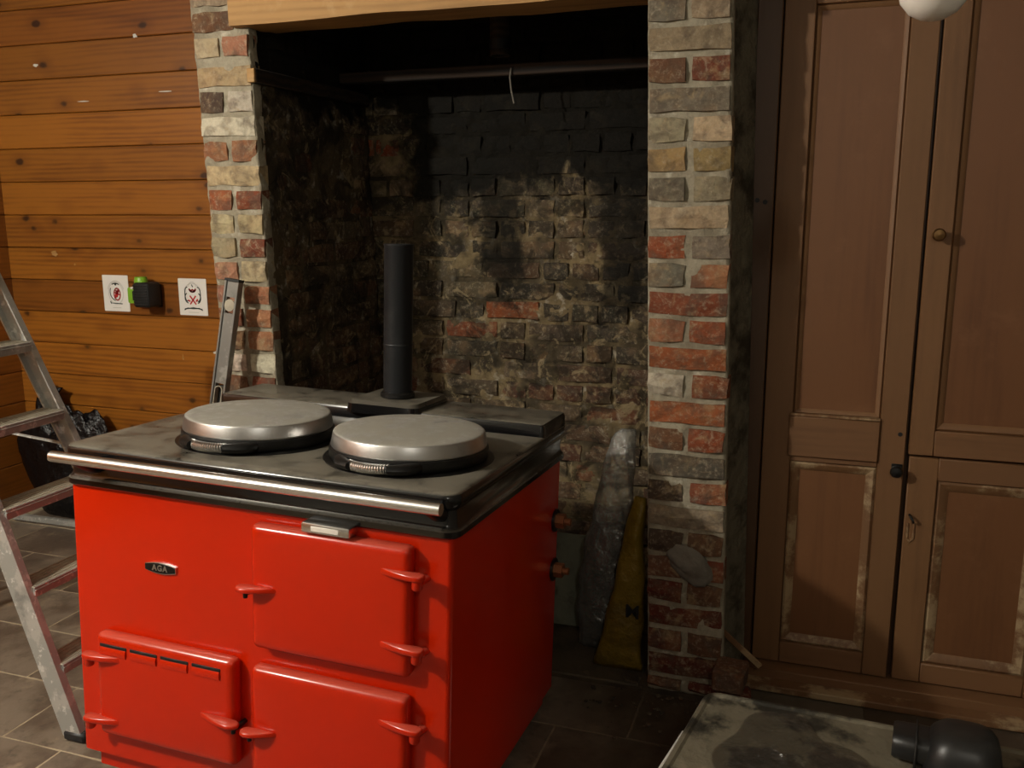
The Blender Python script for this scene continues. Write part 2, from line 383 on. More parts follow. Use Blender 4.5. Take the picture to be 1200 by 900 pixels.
# boarded alcove wall and boarded return wall
PZ = [2.107 - .1450 * k for k in range(-3, 15)]
wall_a = tag(box('wall_alcove', (XL - .05, YB + .012, 0), (-1.42, YB + .1, ZC), MAT['cup_dark'], bev=0), 'wall of orange varnished horizontal pine boards beside the fireplace', 'wall', kind='structure')
wall_l = tag(box('wall_left', (XL - .1, YF, 0), (XL - .012, YB, ZC), MAT['cup_dark'], bev=0), 'return wall of darker horizontal pine boards behind the stepladder', 'wall', kind='structure')
def plank_mesh(axis, L, h, k):
    rnd = random.Random(k); bm = bmesh.new(); n = 6; rows = []
    for i in range(n + 1):
        t = L * i / n; w = rnd.uniform(-.0012, .0012)
        prof = [(.012, 0), (.003, 0), (0, .003), (0, h - .004), (.003, h - .001), (.012, h - .001)]
        rows.append([((t, p + w, z) if axis == 0 else (-p - w, t, z)) for p, z in prof])
    rings_loft(bm, rows, closed=False, cap0=True, cap1=True)
    me = bpy.data.meshes.new('plank'); bmesh.ops.recalc_face_normals(bm, faces=bm.faces); bm.to_mesh(me); bm.free()
    me.materials.append(MAT['pine' if axis == 0 else 'pine_y']); return me
TINT = [.85, .85, .84, .86, .9, 1.12, .95, 1.08, 1.0, 1.02, .72, 1.12, 1.15, 1.12]
for axis, wall, L, base in ((0, wall_a, 1.70, (XL, YB, 0)), (1, wall_l, YB - YF, (XL, YF, 0))):
    for k, zt_ in enumerate(PZ):
        z0 = max(zt_ - .1435, .01); z1 = min(zt_, ZC - .005)
        if z1 - z0 < .03: continue
        me = plank_mesh(axis, L, z1 - z0, 100 * axis + k)
        o = new_obj('plank', me, None, wall, Matrix.Translation((base[0], base[1], z0)))
        t = TINT[k] if k < len(TINT) else 1.05
        o.color = (t, t * (.93 if t < .85 else 1.), t * (1.15 if k < 5 else 1.), 1)
# pale scuffs and paint spots on the boards
for (x, z, w, h) in ((-2.62, 1.862, .075, .006), (-2.19, 1.885, .09, .006), (-2.86, 2.02, .03, .02), (-2.32, 2.11, .03, .02), (-2.02, .80, .045, .02), (-2.2, .77, .012, .04), (-2.86, 1.21, .05, .03), (-2.75, 1.165, .012, .012)):
    bm = bmesh.new(); pts = []
    for k in range(10):
        a = 2 * math.pi * k / 10; q = random.uniform(.5, 1)
        pts.append((x + w / 2 * q * math.cos(a), z + h / 2 * q * math.sin(a)))
    rings_loft(bm, [[(p[0], YB + .001, p[1]) for p in pts], [(p[0], YB - .0015, p[1]) for p in pts]])
    from_bm('paint_spot', bm, MAT['ink_pale'] if h < .03 and w > .02 else MAT['oak'], wall_a)

# ------------------------------------------------------------------ brickwork
BR = {}
def brick_mesh(L, v, mat, h=.065, dep=.05):
    key = (round(L, 3), v, mat, round(h, 3))
    if key in BR: return BR[key]
    rnd = random.Random(round(L * 1000) * 31 + v); bm = bmesh.new(); nx = 3 if L > .15 else 2; nz = 2
    vs = {}
    for i in range(nx + 1):
        for j in range(nz + 1):
            ex = i in (0, nx); ez = j in (0, nz)
            x = L * i / nx + (rnd.uniform(.000, .006) * (1 if i == 0 else -1) if ex else rnd.uniform(-.01, .01))
            z = h * j / nz + (rnd.uniform(-.001, .006) * (1 if j == 0 else -1) if ez else rnd.uniform(-.008, .008))
            y = rnd.uniform(-.004, .003) + (.003 if ex or ez else 0) + (.004 if ex and ez else 0)
            vs[i, j] = bm.verts.new((x, y, z))
    for i in range(nx):
        for j in range(nz): bm.faces.new((vs[i, j], vs[i + 1, j], vs[i + 1, j + 1], vs[i, j + 1]))
    ring = [(i, 0) for i in range(nx)] + [(nx, j) for j in range(nz)] + [(nx - i, nz) for i in range(nx)] + [(0, nz - j) for j in range(nz)]
    low = {q: bm.verts.new((L * (q[0] / nx), dep, h * (q[1] / nz))) for q in ring}
    for a, b in zip(ring, ring[1:] + ring[:1]): bm.faces.new((vs[b], vs[a], low[a], low[b]))
    me = bpy.data.meshes.new('brick'); bmesh.ops.recalc_face_normals(bm, faces=bm.faces); bm.to_mesh(me); bm.free()
    me.materials.append(MAT[mat]); BR[key] = me; return me
def mortar_wall(name, O, xd, inn, L0, L1, z0, z1, mat, res=.011, amp=.006, rec=.004, thick=.04, topcut=None):
    """rough mortar bed behind the bricks; O(z) gives the wall's start, xd its run, inn points into the wall"""
    nu = max(2, int((L1 - L0) / res)); nv = max(2, int((z1 - z0) / res)); bm = bmesh.new()
    def fn(a, b):
        x = L0 + (L1 - L0) * a; z = z0 + (z1 - z0) * b
        p = O(z) + xd * x; q = Vector((x * 1., z, sum(map(ord, name)) % 50))
        d = rec + amp * (noise.fractal(q * 22, .8, 2, 4) + .6 * noise.noise(q * 6))
        return p + inn * d + Vector((0, 0, z))
    vs = grid_sheet(bm, nu, nv, fn)
    ring = vs[0][:] + [r[-1] for r in vs[1:]] + vs[-1][-2::-1] + [r[0] for r in vs[-2:0:-1]]
    low = [bm.verts.new(v.co + inn * thick) for v in ring]
    for i in range(len(ring)):
        j = (i + 1) % len(ring); bm.faces.new((ring[j], ring[i], low[i], low[j]))
    return from_bm(name, bm, MAT[mat], None, 'all')
def put_brick(wall, O, xd, inn, x, z, L, col, mat, h=.065, proud=0., tilt=0.):
    me = brick_mesh(L, random.randint(0, 7), mat, h)
    M = Matrix.Identity(4)
    M.col[0][:3] = xd; M.col[1][:3] = inn; M.col[2][:3] = (0, 0, 1); M.col[3][:3] = O(z) + xd * x - inn * proud + Vector((0, 0, z))
    o = new_obj('brick', me, None, wall, M @ Matrix.Rotation(tilt, 4, 'Y'))
    j = random.uniform(.85, 1.15)
    o.color = (*[min(1, c * j * random.uniform(.95, 1.05)) for c in lin(col)], 1)
    return o
C_ = dict(tan=(150, 132, 106), brown=(104, 70, 50), redbr=(124, 66, 46), grey=(122, 114, 98), greytan=(146, 134, 110), cream=(176, 160, 126), ochre=(154, 130, 88), red=(134, 72, 46),
          redp=(150, 98, 70), org=(144, 80, 48), dark=(72, 58, 48), white=(194, 184, 164), dred=(96, 46, 32), pink=(160, 112, 90), co=(176, 152, 116), dgrey=(86, 80, 70))
X_, Y_ = Vector((1, 0, 0)), Vector((0, 1, 0))
OR = lambda z: Vector((-.0255 * z, 0, 0))                       # right pier leans
OL = lambda z: Vector((-1.200 - .032 * z, 0, 0))                # inner edge of the left jamb
RW, LW = .226, .207
# right pier
wr = tag(mortar_wall('wall_right_jamb', OR, X_, Y_, .004, RW - .004, 0, 1.952, 'mortar', amp=.0062, rec=.0078), 'brick pier on the cupboard side of the fireplace, red below and pale above', 'brick pier', kind='structure')
rows = [['grey', 'tan'], ['tan'], ['brown', 'redbr'], ['grey'], ['greytan', 'cream'], ['ochre', 'ochre'], ['grey', 'greytan'], ['cream'], ['red', 'grey'], ['grey', 'redp'], ['redbr'], ['redp', 'red'], ['org'], ['white', 'red'], ['org'], ['brown', 'red'], ['dgrey'], ['dark', 'red'], ['greytan'], ['dark', 'brown'], ['brown', 'redbr'], ['dred', 'brown'], ['dred'], ['dred', 'brown'], ['dred'], ['brown', 'dred']]
P = .0763
for k, r in enumerate(rows):
    zt_ = 1.952 - P * k; z0 = zt_ - .067; h = .065
    if z0 < .004: h = zt_ - .008; z0 = .004
    if h < .02: continue
    if len(r) == 1: put_brick(wr, OR, X_, Y_, .004, z0, .216, C_[r[0]], 'brick', h, random.uniform(0, .004), random.uniform(-.008, .008))
    else:
        s_ = random.uniform(.102, .112)
        put_brick(wr, OR, X_, Y_, .003, z0, .102, C_[r[0]], 'brick', h, random.uniform(0, .005), random.uniform(-.012, .012))
        put_brick(wr, OR, X_, Y_, s_ + .012, z0, .102, C_[r[1]], 'brick', h, random.uniform(0, .005), random.uniform(-.012, .012))
bm = bmesh.new()                                                # lump of old cement on the pier
bmesh.ops.create_icosphere(bm, subdivisions=4, radius=1)
for v in bm.verts:
    d = 1 + .22 * noise.fractal(v.co * 1.5, 1., 2, 3); v.co = Vector((.130 + (v.co.x - v.co.z * .35) * .062 * d - .01, .006 + v.co.y * .022 * d, .405 + v.co.z * .058 * d))
from_bm('cement_lump', bm, MAT['lump'], wr, 'all')['label'] = 'smooth grey lump of cement on the bricks'
# inner face of the right pier, towards the hearth
whr = tag(mortar_wall('wall_hearth_right', OR, Y_, X_, .05, .75, 0, 2.2, 'mortar_cheek', res=.02, amp=.006), 'hearth cheek of the brick pier beside the cupboards', 'brick wall', kind='structure')
# left jamb
wl = tag(mortar_wall('wall_left_jamb', OL, X_, Y_, -LW + .004, -.004, 0, 2.16, 'mortar', amp=.0066, rec=.0078), 'narrow brick jamb between the pine boards and the fireplace, pale and crumbling', 'brick pier', kind='structure')
rows = [['tan'], ['tan'], ['brown'], ['cream', 'pink'], ['co'], ['dark', 'white'], ['white'], ['redp', 'redp'], ['cream'], ['org', 'red'], ['cream', 'cream'], ['greytan', 'redbr'], ['pink', 'cream'], ['pink', 'redp'], ['redbr', 'redp'], ['brown', 'redp'], ['white', 'white'], ['brown', 'redbr'], ['brown'], ['red', 'brown'], ['redbr'], ['dred', 'brown'], ['redbr'], ['brown', 'brown'], ['dred'], ['brown', 'dred'], ['redbr'], ['brown', 'dred'], ['redbr'], ['brown', 'dred']]
P = .0748
for k, r in enumerate(rows):
    zt_ = 1.846 + P * 4 - P * k + (.012 if k < 4 else 0); z0 = zt_ - .065; h = .063
    if zt_ < .02: continue
    if z0 < .004: h = zt_ - .008; z0 = .004
    if h < .02: continue
    short = z0 > 1.93                                            # the beam bears on the jamb here
    if short: put_brick(wl, OL, X_, Y_, -LW + .003, z0, .152, C_[r[0]], 'brick', h)
    elif len(r) == 1: put_brick(wl, OL, X_, Y_, -LW + .003, z0, .200, C_[r[0]], 'brick', h, random.uniform(0, .004), random.uniform(-.008, .008))
    else:
        s_ = random.uniform(-.006, .012)
        put_brick(wl, OL, X_, Y_, -LW + .003, z0, .092, C_[r[0]], 'brick', h, random.uniform(0, .005), random.uniform(-.012, .012))
        put_brick(wl, OL, X_, Y_, -LW + .108, z0, .094, C_[r[1]], 'brick', h, random.uniform(0, .006), random.uniform(-.012, .012))
# solid masonry behind the brick faces: left mass, right mass, the breast over the beam
def prism_wall(name, x0f, x1f, y0, y1, z0, z1, mat, label):
    bm = bmesh.new()
    rings_loft(bm, [[(x0f(z), y0, z), (x1f(z), y0, z), (x1f(z), y1, z), (x0f(z), y1, z)] for z in (z0, z1)])
    return tag(from_bm(name, bm, MAT[mat]), label, 'wall', kind='structure')
prism_wall('wall_left_mass', lambda z: -1.402 - .032 * z, lambda z: -1.252 - .032 * z, .045, .9, 0, 2.16, 'render', 'rendered flank of the chimney breast in the pine alcove')
prism_wall('wall_right_mass', lambda z: .045 - .0255 * z, lambda z: .221 - .0255 * z, .045, .9, 0, 1.95, 'render', 'rendered flank of the brick pier by the cupboards')
tag(box('wall_chimney_breast', (-1.48, .0, 2.2), (.2, .1, ZC), MAT['plaster'], bev=0), 'plastered chimney breast over the timber beam', 'wall', kind='structure')

# hearth: left cheek, back
def coursed(wall, O, xd, inn, L0, L1, z0, z1, mat, colfn, P=.0762, skip=None):
    k = 0; z = z0
    while z < z1 - .03:
        x = L0 - (random.choice((0, .056, .112)) if k % 2 else 0)
        while x < L1 - .02:
            L = .215 if (k % 2 == 0) == (random.random() < .8) else .102
            a = max(x, L0); b = min(x + L, L1)
            if b - a > .04:
                Lq = round((b - a) / .0125) * .0125
                c = colfn(a + Lq / 2, z + .03)
                if c is not None: put_brick(wall, O, xd, inn, a, z + .004, Lq, c, mat, .065, random.uniform(-.005, .006), random.uniform(-.012, .012))
            x += L + .0105
        z += P; k += 1
def back_col(x, z):
    X = x - 1.31
    if abs(X + .66) < .09 and abs(z - 1.01) < .03: return (128, 70, 40)
    if abs(X + .79) < .06 and abs(z - .95) < .035: return (122, 66, 42)
    if X < -1.08 and 1.62 < z < 1.69: return (128, 62, 36)
    if X < -1.08 and 1.78 < z < 1.86: return (150, 140, 120)
    if X < -1.05 and 1.42 < z < 1.62: return random.choice(((120, 96, 70), (136, 116, 88), (110, 62, 40)))
    if z < .8: return random.choice(((96, 74, 56), (108, 66, 46), (84, 70, 54), (110, 96, 74), (92, 60, 44)))
    return random.choice(((66, 60, 48), (78, 68, 52), (56, 52, 42), (84, 66, 48), (50, 46, 38), (92, 82, 62)))
OB = lambda z: Vector((-1.31, YB, 0))
whb = tag(mortar_wall('wall_hearth_back', OB, X_, Y_, 0, 1.31, 0, 2.3, 'mortar_soot', res=.0105, amp=.0125, rec=.009), 'soot-blackened brick back wall of the fireplace with crumbling lime mortar', 'brick wall', kind='structure')
coursed(whb, OB, X_, Y_, .02, 1.30, .0, 2.25, 'brick_soot', back_col)
OC = lambda z: Vector((-1.200 - .032 * z, 0, 0))
def cheek_col(y, z):
    if .3 < y < .62 and 1.42 < z < 1.76: return None             # rendered over
    if 1.775 < z < 1.85: return None                             # timber runs here
    return random.choice(((98, 72, 52), (86, 66, 48), (104, 66, 46), (72, 60, 48), (92, 80, 62), (70, 52, 40)))
whl = tag(mortar_wall('wall_hearth_left', OC, Y_, -X_, .03, .75, 0, 2.3, 'mortar_cheek', res=.0125, amp=.007, rec=.007), 'dim brick cheek of the fireplace behind the flue pipe', 'brick wall', kind='structure')
coursed(whl, OC, Y_, -X_, .105, .74, .0, 2.2, 'brick_cheek', cheek_col)
coursed(whr, OR, Y_, X_, .06, .74, .0, 1.93, 'brick_cheek', lambda y, z: random.choice(((92, 64, 46), (80, 58, 42), (66, 54, 42), (60, 44, 34))))
# render return between the pier and the cupboard
bm = bmesh.new()
grid_sheet(bm, 8, 150, lambda a, b: Vector((.198 - .0255 * 1.98 * b + a * .071,   .022 + .150 * a + .010 * noise.fractal(Vector((a * 2, b * 40, 3)), .8, 2, 4), 1.99 * b)))
bmesh.ops.solidify(bm, geom=bm.faces[:], thickness=-.03)
tag(from_bm('wall_return', bm, MAT['render'], None, 'all'), 'strip of dirty crumbling render between the brick pier and the cupboard', 'wall', kind='structure')

# oak beam over the opening
bm = bmesh.new()
rows = []
for i in range(60):
    x = -1.312 + 1.49 * i / 59; ring = []
    for (dy, dz) in [(-.022, 1.953), (-.024, 1.99), (-.022, 2.06), (-.024, 2.13), (-.02, 2.2), (.06, 2.2), (.15, 2.2), (.155, 2.08), (.15, 1.958), (.07, 1.953)]:
        q = Vector((x * 6, dy * 20, dz * 14)); ring.append((x, dy + .004 * noise.noise(q), dz + .005 * noise.noise(q + Vector((9, 9, 9)))))
    rows.append(ring)
rings_loft(bm, rows)
tag(from_bm('beam', bm, MAT['oak'], None, 35), 'pale rough-sawn oak beam spanning the fireplace opening', 'beam', kind='structure')

# old iron and timber inside the flue
tag(box('cross_bar', (-1.262, .54, 1.848), (-.05, .58, 1.886), MAT['dark_oak'], bev=.004), 'charred timber bar across the inside of the chimney', 'bar')
tm = tag(box('bearer_timber', (-1.275, .004, 1.789), (-1.243, .735, 1.832), MAT['dark_oak'], bev=.003), 'charred timber let into the hearth cheek, pale sawn end', 'timber')
box('sawn_end', (-1.273, -.004, 1.790), (-1.246, .006, 1.831), MAT['oak'], tm, .002)
fl = empty('liner_stub', (-.63, .5, 1.905))
bm = bmesh.new(); a_lathe(bm, [(.034, .6), (.034, 0), (.031, 0), (.031, .6)], 20); from_bm('liner', bm, MAT['dark_oak'], fl, True)
lathe('collar', [(.034, .02), (.038, .02), (.038, .05), (.034, .05)], MAT['pipe'], fl, 20)
tag(fl, 'sooty pipe stub hanging inside the chimney above the bar', 'pipe')
tag(tube('hanging_wire', [(-.604, .535, 1.87), (-.607, .53, 1.84), (-.602, .528, 1.80), (-.592, .528, 1.755)], .0032, MAT['lump'], None, 6), 'short pale wire dangling from the charred bar', 'wire')

# ------------------------------------------------------------------ range cooker
M3 = Matrix(((0.99973, 0.0131, 0.01918), (-0.0139, 0.99902, 0.04197), (-0.01861, -0.04222, 0.99894))).to_4x4()
AG = empty('range_cooker', Matrix.Translation((-1.2310, -.912, .0520)) @ M3)
tag(AG, 'red enamelled cast iron range cooker with two steel domed lids', 'cooker')
W, DP, ZT, ZB = .978, .755, .731, .0565
def zrings(bm, spec, x0, x1, y0, y1, r, n=5):
    """loft of rounded rectangles, spec = (z, outset)"""
    rings = []
    for z, o in spec:
        rings.append([((x0 + x1) / 2 + p[0], (y0 + y1) / 2 + p[1], z) for p in rrect(x1 - x0 + 2 * o, y1 - y0 + 2 * o, r + o, n)])
    rings_loft(bm, rings)
bm = bmesh.new(); zrings(bm, [(ZB, -.006), (ZB, 0), (ZT + .002, 0)], 0, W, 0, DP, .012); from_bm('body', bm, MAT['red'], AG, 30)
bm = bmesh.new(); zrings(bm, [(.006, 0), (ZB + .002, 0)], .02, W - .02, .025, DP - .015, .012); from_bm('plinth', bm, MAT['red'], AG, 30)
for (fx, fy) in ((.08, .07), (W - .08, .07), (.08, DP - .07), (W - .08, DP - .07)):
    hz = (M3 @ Vector((fx, fy, 0))).z + .0520
    lathe('foot', [(.022, .01), (.022, -hz + .004), (.03, -hz + .004), (.03, -hz + .0005)][::-1], MAT['blackm'], AG, 14, (fx, fy, 0))
# black top plate with rolled lip
bm = bmesh.new()
zrings(bm, [(ZT, -.01), (ZT, .008), (ZT + .004, .0125), (ZT + .016, .0125), (ZT + .022, .006), (ZT + .03, .002), (ZT + .058, .002), (ZT + .066, .008), (ZT + .074, .0125), (ZT + .086, .0125), (ZT + .092, .009), (ZT + .0955, .002), (ZT + .0955, -.02)], 0, W, 0, DP, .022, 8)
from_bm('top_plate', bm, MAT['black'], AG, 35)
ZP = ZT + .0955
bm = bmesh.new(); zrings(bm, [(ZP - .01, 0), (ZP + .024, -.002), (ZP + .031, -.006), (ZP + .034, -.014)], -.004, W + .008, .560, DP + .012, .012, 5)
from_bm('rear_ledge', bm, MAT['black'], AG, 35)
# hot plate rims under the lids, lids
bm = bmesh.new(); zrings(bm, [(ZP + .02, .0), (ZP + .045, -.003), (ZP + .054, -.012)], .415, .640, .54, DP + .01, .03, 6); from_bm('flue_box', bm, MAT['black'], AG, 35)
for (cx, cy) in ((.350, .250), (.764, .240)):
    lathe('hob_ring', [(.196, ZP - .004), (.196, ZP + .0015), (.191, ZP + .003)], MAT['blackm'], AG, 48, (cx, cy, 0))
    lid = lathe('lid', [(.145, ZP + .004), (.179, ZP + .004), (.183, ZP + .010), (.182, ZP + .028), (.179, ZP + .031)], MAT['blackm'], AG, 64, (cx, cy, 0))
    lathe('dome', [(.177, ZP + .030), (.1785, ZP + .032), (.1783, ZP + .035), (.1735, ZP + .0595), (.1726, ZP + .0615), (.1705, ZP + .0632), (.1665, ZP + .0643), (.150, ZP + .0658), (.10, ZP + .0680), (.05, ZP + .0692), (0, ZP + .0696)], MAT['steel'], lid, 64, (cx, cy, 0), smooth=60)
    # handle: two black lugs and a sprung wire coil between them
    for s_ in (-1, 1):
        bm = bmesh.new(); pts = []
        for k in range(7):
            t = k / 6; a = R(-90 + s_ * (34 - 22 * t)); rad = .174 + .030 * t ** .8
            pts.append((cx + rad * math.cos(a), cy + rad * math.sin(a), ZP + .016 + .002 * t))
        a_tube(bm, pts, [(.008, .011), (.013, .013), (.016, .013), (.017, .013), (.016, .012), (.013, .011), (.011, .010)], 10)
        from_bm('handle_lug', bm, MAT['blackm'], lid, True)
    bm = bmesh.new(); hel = []
    NT_ = 17
    for k in range(NT_ * 10 + 1):
        t = k / (NT_ * 10); a = 2 * math.pi * NT_ * t; px = cx - .048 + .096 * t; py = cy - .2015 + .012 * (2 * t - 1) ** 2
        hel.append((px, py + .0095 * math.cos(a), ZP + .018 + .0095 * math.sin(a)))
    a_tube(bm, hel, .0024, 5)
    from_bm('spring_coil', bm, MAT['chrome'], lid, True)['label'] = 'chrome wire coil handle grip'
# flue pipe
fp = empty('flue_pipe', AG.matrix_world @ Matrix.Translation((.530, .642, ZP + .0548)))
tag(fp, 'short black painted flue pipe standing on the red cooker', 'pipe')
bm = bmesh.new(); a_lathe(bm, [(.0400, 0), (.0400, .415), (.0412, .417), (.0412, .422), (.0370, .422), (.0370, .02), (.001, .02)], 32)
from_bm('pipe', bm, MAT['pipe'], fp, True)
lathe('collar', [(.0400, .002), (.048, .002), (.048, .012), (.044, .016), (.0400, .016)], MAT['blackm'], fp, 32)
lathe('joint_band', [(.0400, .145), (.0406, .146), (.0406, .149), (.0400, .150)], MAT['pipe'], fp, 32)
# towel rail
rail = tube('towel_rail', [(.030, -.078, ZT + .085), (.5, -.078, ZT + .085), (.986, -.078, ZT + .085)], .0125, MAT['chrome'], AG, 20)
for x in (.085, .955):
    bm = bmesh.new()
    a_tube(bm, [(x, .0, ZT + .05), (x, -.03, ZT + .056), (x, -.06, ZT + .072), (x, -.078, ZT + .083)], [(.012, .016), (.011, .012), (.011, .010), (.012, .010)], 12)
    from_bm('bracket', bm, MAT['blackm'], rail, True)
# doors
def door(name, x0, x1, z0, z1, slots=False):
    cx, cz = (x0 + x1) / 2, (z0 + z1) / 2; w, h = x1 - x0, z1 - z0
    bm = bmesh.new(); rings = []
    for ins, y, r in ((.006, 0., .012), (0, -.006, .014), (0, -.021, .014), (.002, -.027, .013), (.007, -.032, .011), (.013, -.0345, .009), (.020, -.0350, .008), (.05, -.0362, .006), (.10, -.0368, .005)):
        rings.append([(cx + p[0], y, cz + p[1]) for p in rrect(w - 2 * ins, h - 2 * ins, r, 5)])
    rings_loft(bm, rings)
    d = from_bm(name, bm, MAT['red'], AG, 50)
    return d
def a_leaf(bm, pts, z0, z1, b=.003):
    """flat cast leaf: plan outline pts, eased edges top and bottom"""
    cx = sum(p[0] for p in pts) / len(pts); cy = sum(p[1] for p in pts) / len(pts)
    L = max(p[0] for p in pts) - min(p[0] for p in pts); D = max(p[1] for p in pts) - min(p[1] for p in pts)
    def ring(z, e): return [(cx + (p[0] - cx) * (1 - 2 * e / L), cy + (p[1] - cy) * (1 - 2 * e / D), z) for p in pts]
    rings_loft(bm, [ring(z0, b), ring(z0 + b * .35, b * .3), ring(z0 + b, 0), ring(z1 - b, 0), ring(z1 - b * .35, b * .3), ring(z1, b)])
def hinge(par, xa, xb, z):
    """strap tapering on to the door, knuckle and pin on the cooker's front"""
    s_ = 1 if xb > xa else -1; L = abs(xb - xa); X = lambda t: xa + s_ * L * t
    bm = bmesh.new()
    a_leaf(bm, [(X(t), y) for t, y in ((0, -.036), (.12, -.041), (.35, -.048), (.6, -.053), (.82, -.055), (.93, -.053), (.985, -.047), (1, -.040), (.985, -.033), (.93, -.028), (.82, -.026), (.6, -.029), (.3, -.032), (.1, -.034))], z - .0065, z + .0075, .004)
    hg = from_bm('hinge', bm, MAT['red'], par, 45)
    xe = xb - s_ * .016
    bm = bmesh.new(); a_tube(bm, [(xe, -.040, z - .004), (xe, -.040, z - .022), (xe, -.040, z - .025)], [.0115, .0115, .009], 14)
    a_tube(bm, [(xe, -.036, z - .013), (xe, -.018, z - .014), (xe, .004, z - .015)], [(.009, .008), (.009, .008), (.012, .009)], 10)
    from_bm('knuckle', bm, MAT['red'], hg, True)
def latch(par, xa, xb, z):
    s_ = 1 if xb > xa else -1; L = abs(xb - xa); X = lambda t: xa + s_ * L * t
    bm = bmesh.new()
    a_leaf(bm, [(X(t), y) for t, y in ((0, -.037), (.15, -.045), (.35, -.055), (.6, -.064), (.8, -.067), (.93, -.063), (1, -.053), (.98, -.043), (.88, -.036), (.6, -.033), (.3, -.034), (.1, -.035))], z - .005, z + .007, .004)
    lt = from_bm('latch_handle', bm, MAT['red'], par, 45)
    bm = bmesh.new(); xe = xb - s_ * .018
    a_tube(bm, [(xe, .002, z - .014), (xe, -.03, z - .014), (xe, -.044, z - .012)], [.006, .006, .005], 10)
    a_tube(bm, [(xe, -.044, z - .002), (xe, -.044, z - .022)], .005, 10)
    from_bm('catch_pin', bm, MAT['blackm'], lt, True)
d = door('oven_door', .520, .899, .430, .711); hinge(d, .836, .936, .656); hinge(d, .834, .936, .499); latch(d, .587, .497, .571)
d['label'] = 'upper oven door with rolled edges'
d = door('oven_door', .514, .895, .100, .385); hinge(d, .830, .934, .325); hinge(d, .830, .934, .165); latch(d, .582, .500, .238)
d['label'] = 'lower oven door with rolled edges'
d = door('ash_door', .084, .470, .130, .387); hinge(d, .158, .054, .330); hinge(d, .146, .050, .171); latch(d, .380, .494, .246)
d['label'] = 'firebox door with four vent slots along its top'
for k in range(4):
    x0 = .101 + k * .0868; 
    box('vent_slot', (x0, -.0372, .3575), (x0 + .077, -.034, .365), MAT['rubber'], d, .001)
    bm = bmesh.new()                                              # scooped lip below each slot
    rings_loft(bm, [[(x, -.034, .3575), (x, -.0372, .3575), (x, -.0405, .351), (x, -.0385, .339), (x, -.034, .337)] for x in (x0 + .002, x0 + .075)])
    from_bm('slot_lip', bm, MAT['red'], d, 50)
# thermometer and badge
th = box('thermometer', (.652, -.040, ZT - .017), (.766, .0, ZT + .005), MAT['chrome'], AG, .004, 2, matrix=Matrix.Translation((0, 0, 0)))
box('white_reflection', (.676, -.0415, ZT - .012), (.742, -.039, ZT - .001), MAT['opal'], th, .001)  # white block paints a bright reflection on the chrome face
bm = bmesh.new()
def badge_outline(s, sx=0.):
    top = [(.0435 - .087 * k / 10, (.0075 + .0065 * math.sin(math.pi * k / 10))) for k in range(11)]
    return [(p[0] * s, p[1] * (s - sx)) for p in top] + [(-p[0] * s, -p[1] * (s - sx)) for p in top]
rings_loft(bm, [[(.256 + p[0], y, .561 + p[1]) for p in badge_outline(s)] for s, y in ((1, 0), (1, -.003), (.98, -.0048), (.955, -.005))])
bd = from_bm('badge', bm, MAT['chrome'], AG, 30)
bm = bmesh.new(); rings_loft(bm, [[(.256 + p[0], y, .561 + p[1]) for p in badge_outline(.955, .10)] for y in (-.0045, -.0058)])
from_bm('badge_field', bm, MAT['gloss_black'], bd)
cu = bpy.data.curves.new('lettering', 'FONT'); cu.body = 'AGA'; cu.size = .019; cu.extrude = .0008; cu.align_x = 'CENTER'; cu.align_y = 'CENTER'; cu.space_character = 1.15; cu.offset = .0004
lo_ = letters(cu, MAT['steel'], bd)
lo_.matrix_local = Matrix.Translation((.256, -.0062, .561)) @ Matrix.Rotation(R(90), 4, 'X')
# pipe unions on the side
for z in (.562, .420):
    bm = bmesh.new(); a_tube(bm, [(W - .002, .715, z), (W + .006, .715, z)], .032, 16); f_ = from_bm('pipe_flange', bm, MAT['blackm'], AG, True)
    bm = bmesh.new(); a_tube(bm, [(W + .004, .715, z), (W + .03, .715, z)], .021, 6); a_tube(bm, [(W + .03, .715, z), (W + .046, .715, z)], .010, 12)
    from_bm('pipe_union', bm, MAT['copper'], f_, 30)

# ------------------------------------------------------------------ cupboard on the right
YC = .19
CU = empty('built_in_cupboard', (.25, YC, 0)); tag(CU, 'tall built-in cupboard of dark stained panelled doors in the alcove', 'cupboard')
IM = Matrix.Translation((-.25, -YC, 0)) @ Matrix.Translation((.4312, YC, 1.42)) @ Matrix.Scale(1.027, 4) @ Matrix.Translation((-.4312, -.12, -1.42))
YK = .12                                                        # the doors were measured on this plane, then set back to YC
def cbox(name, lo, hi, mat, par=None, bev=.003):
    bm = bmesh.new(); a_box(bm, lo, hi, bev)
    if par is None: return from_bm(name, bm, MAT[mat], CU, True, IM)
    return from_bm(name, bm, MAT[mat], par, True)
cbox('carcass', (.27, YK + .035, .0385), (1.10, YK + .40, 2.5), 'cup_dark')
cbox('frame_post', (.225, YK - .012, .0385), (.290, YK + .04, 2.5), 'cup_dark')
cbox('frame_post', (1.078, YK - .012, .0385), (1.14, YK + .04, 2.5), 'cup_dark')
cbox('threshold', (.288, YK - .05, .0385), (1.14, YK + .04, .084), 'cup_x')
from_bm('skirting_board', (lambda b: (a_box(b, (-.02, -.10, .0005), (.92, .0, .022), .003), b)[1])(bmesh.new()), MAT['cup_worn'], CU, True)
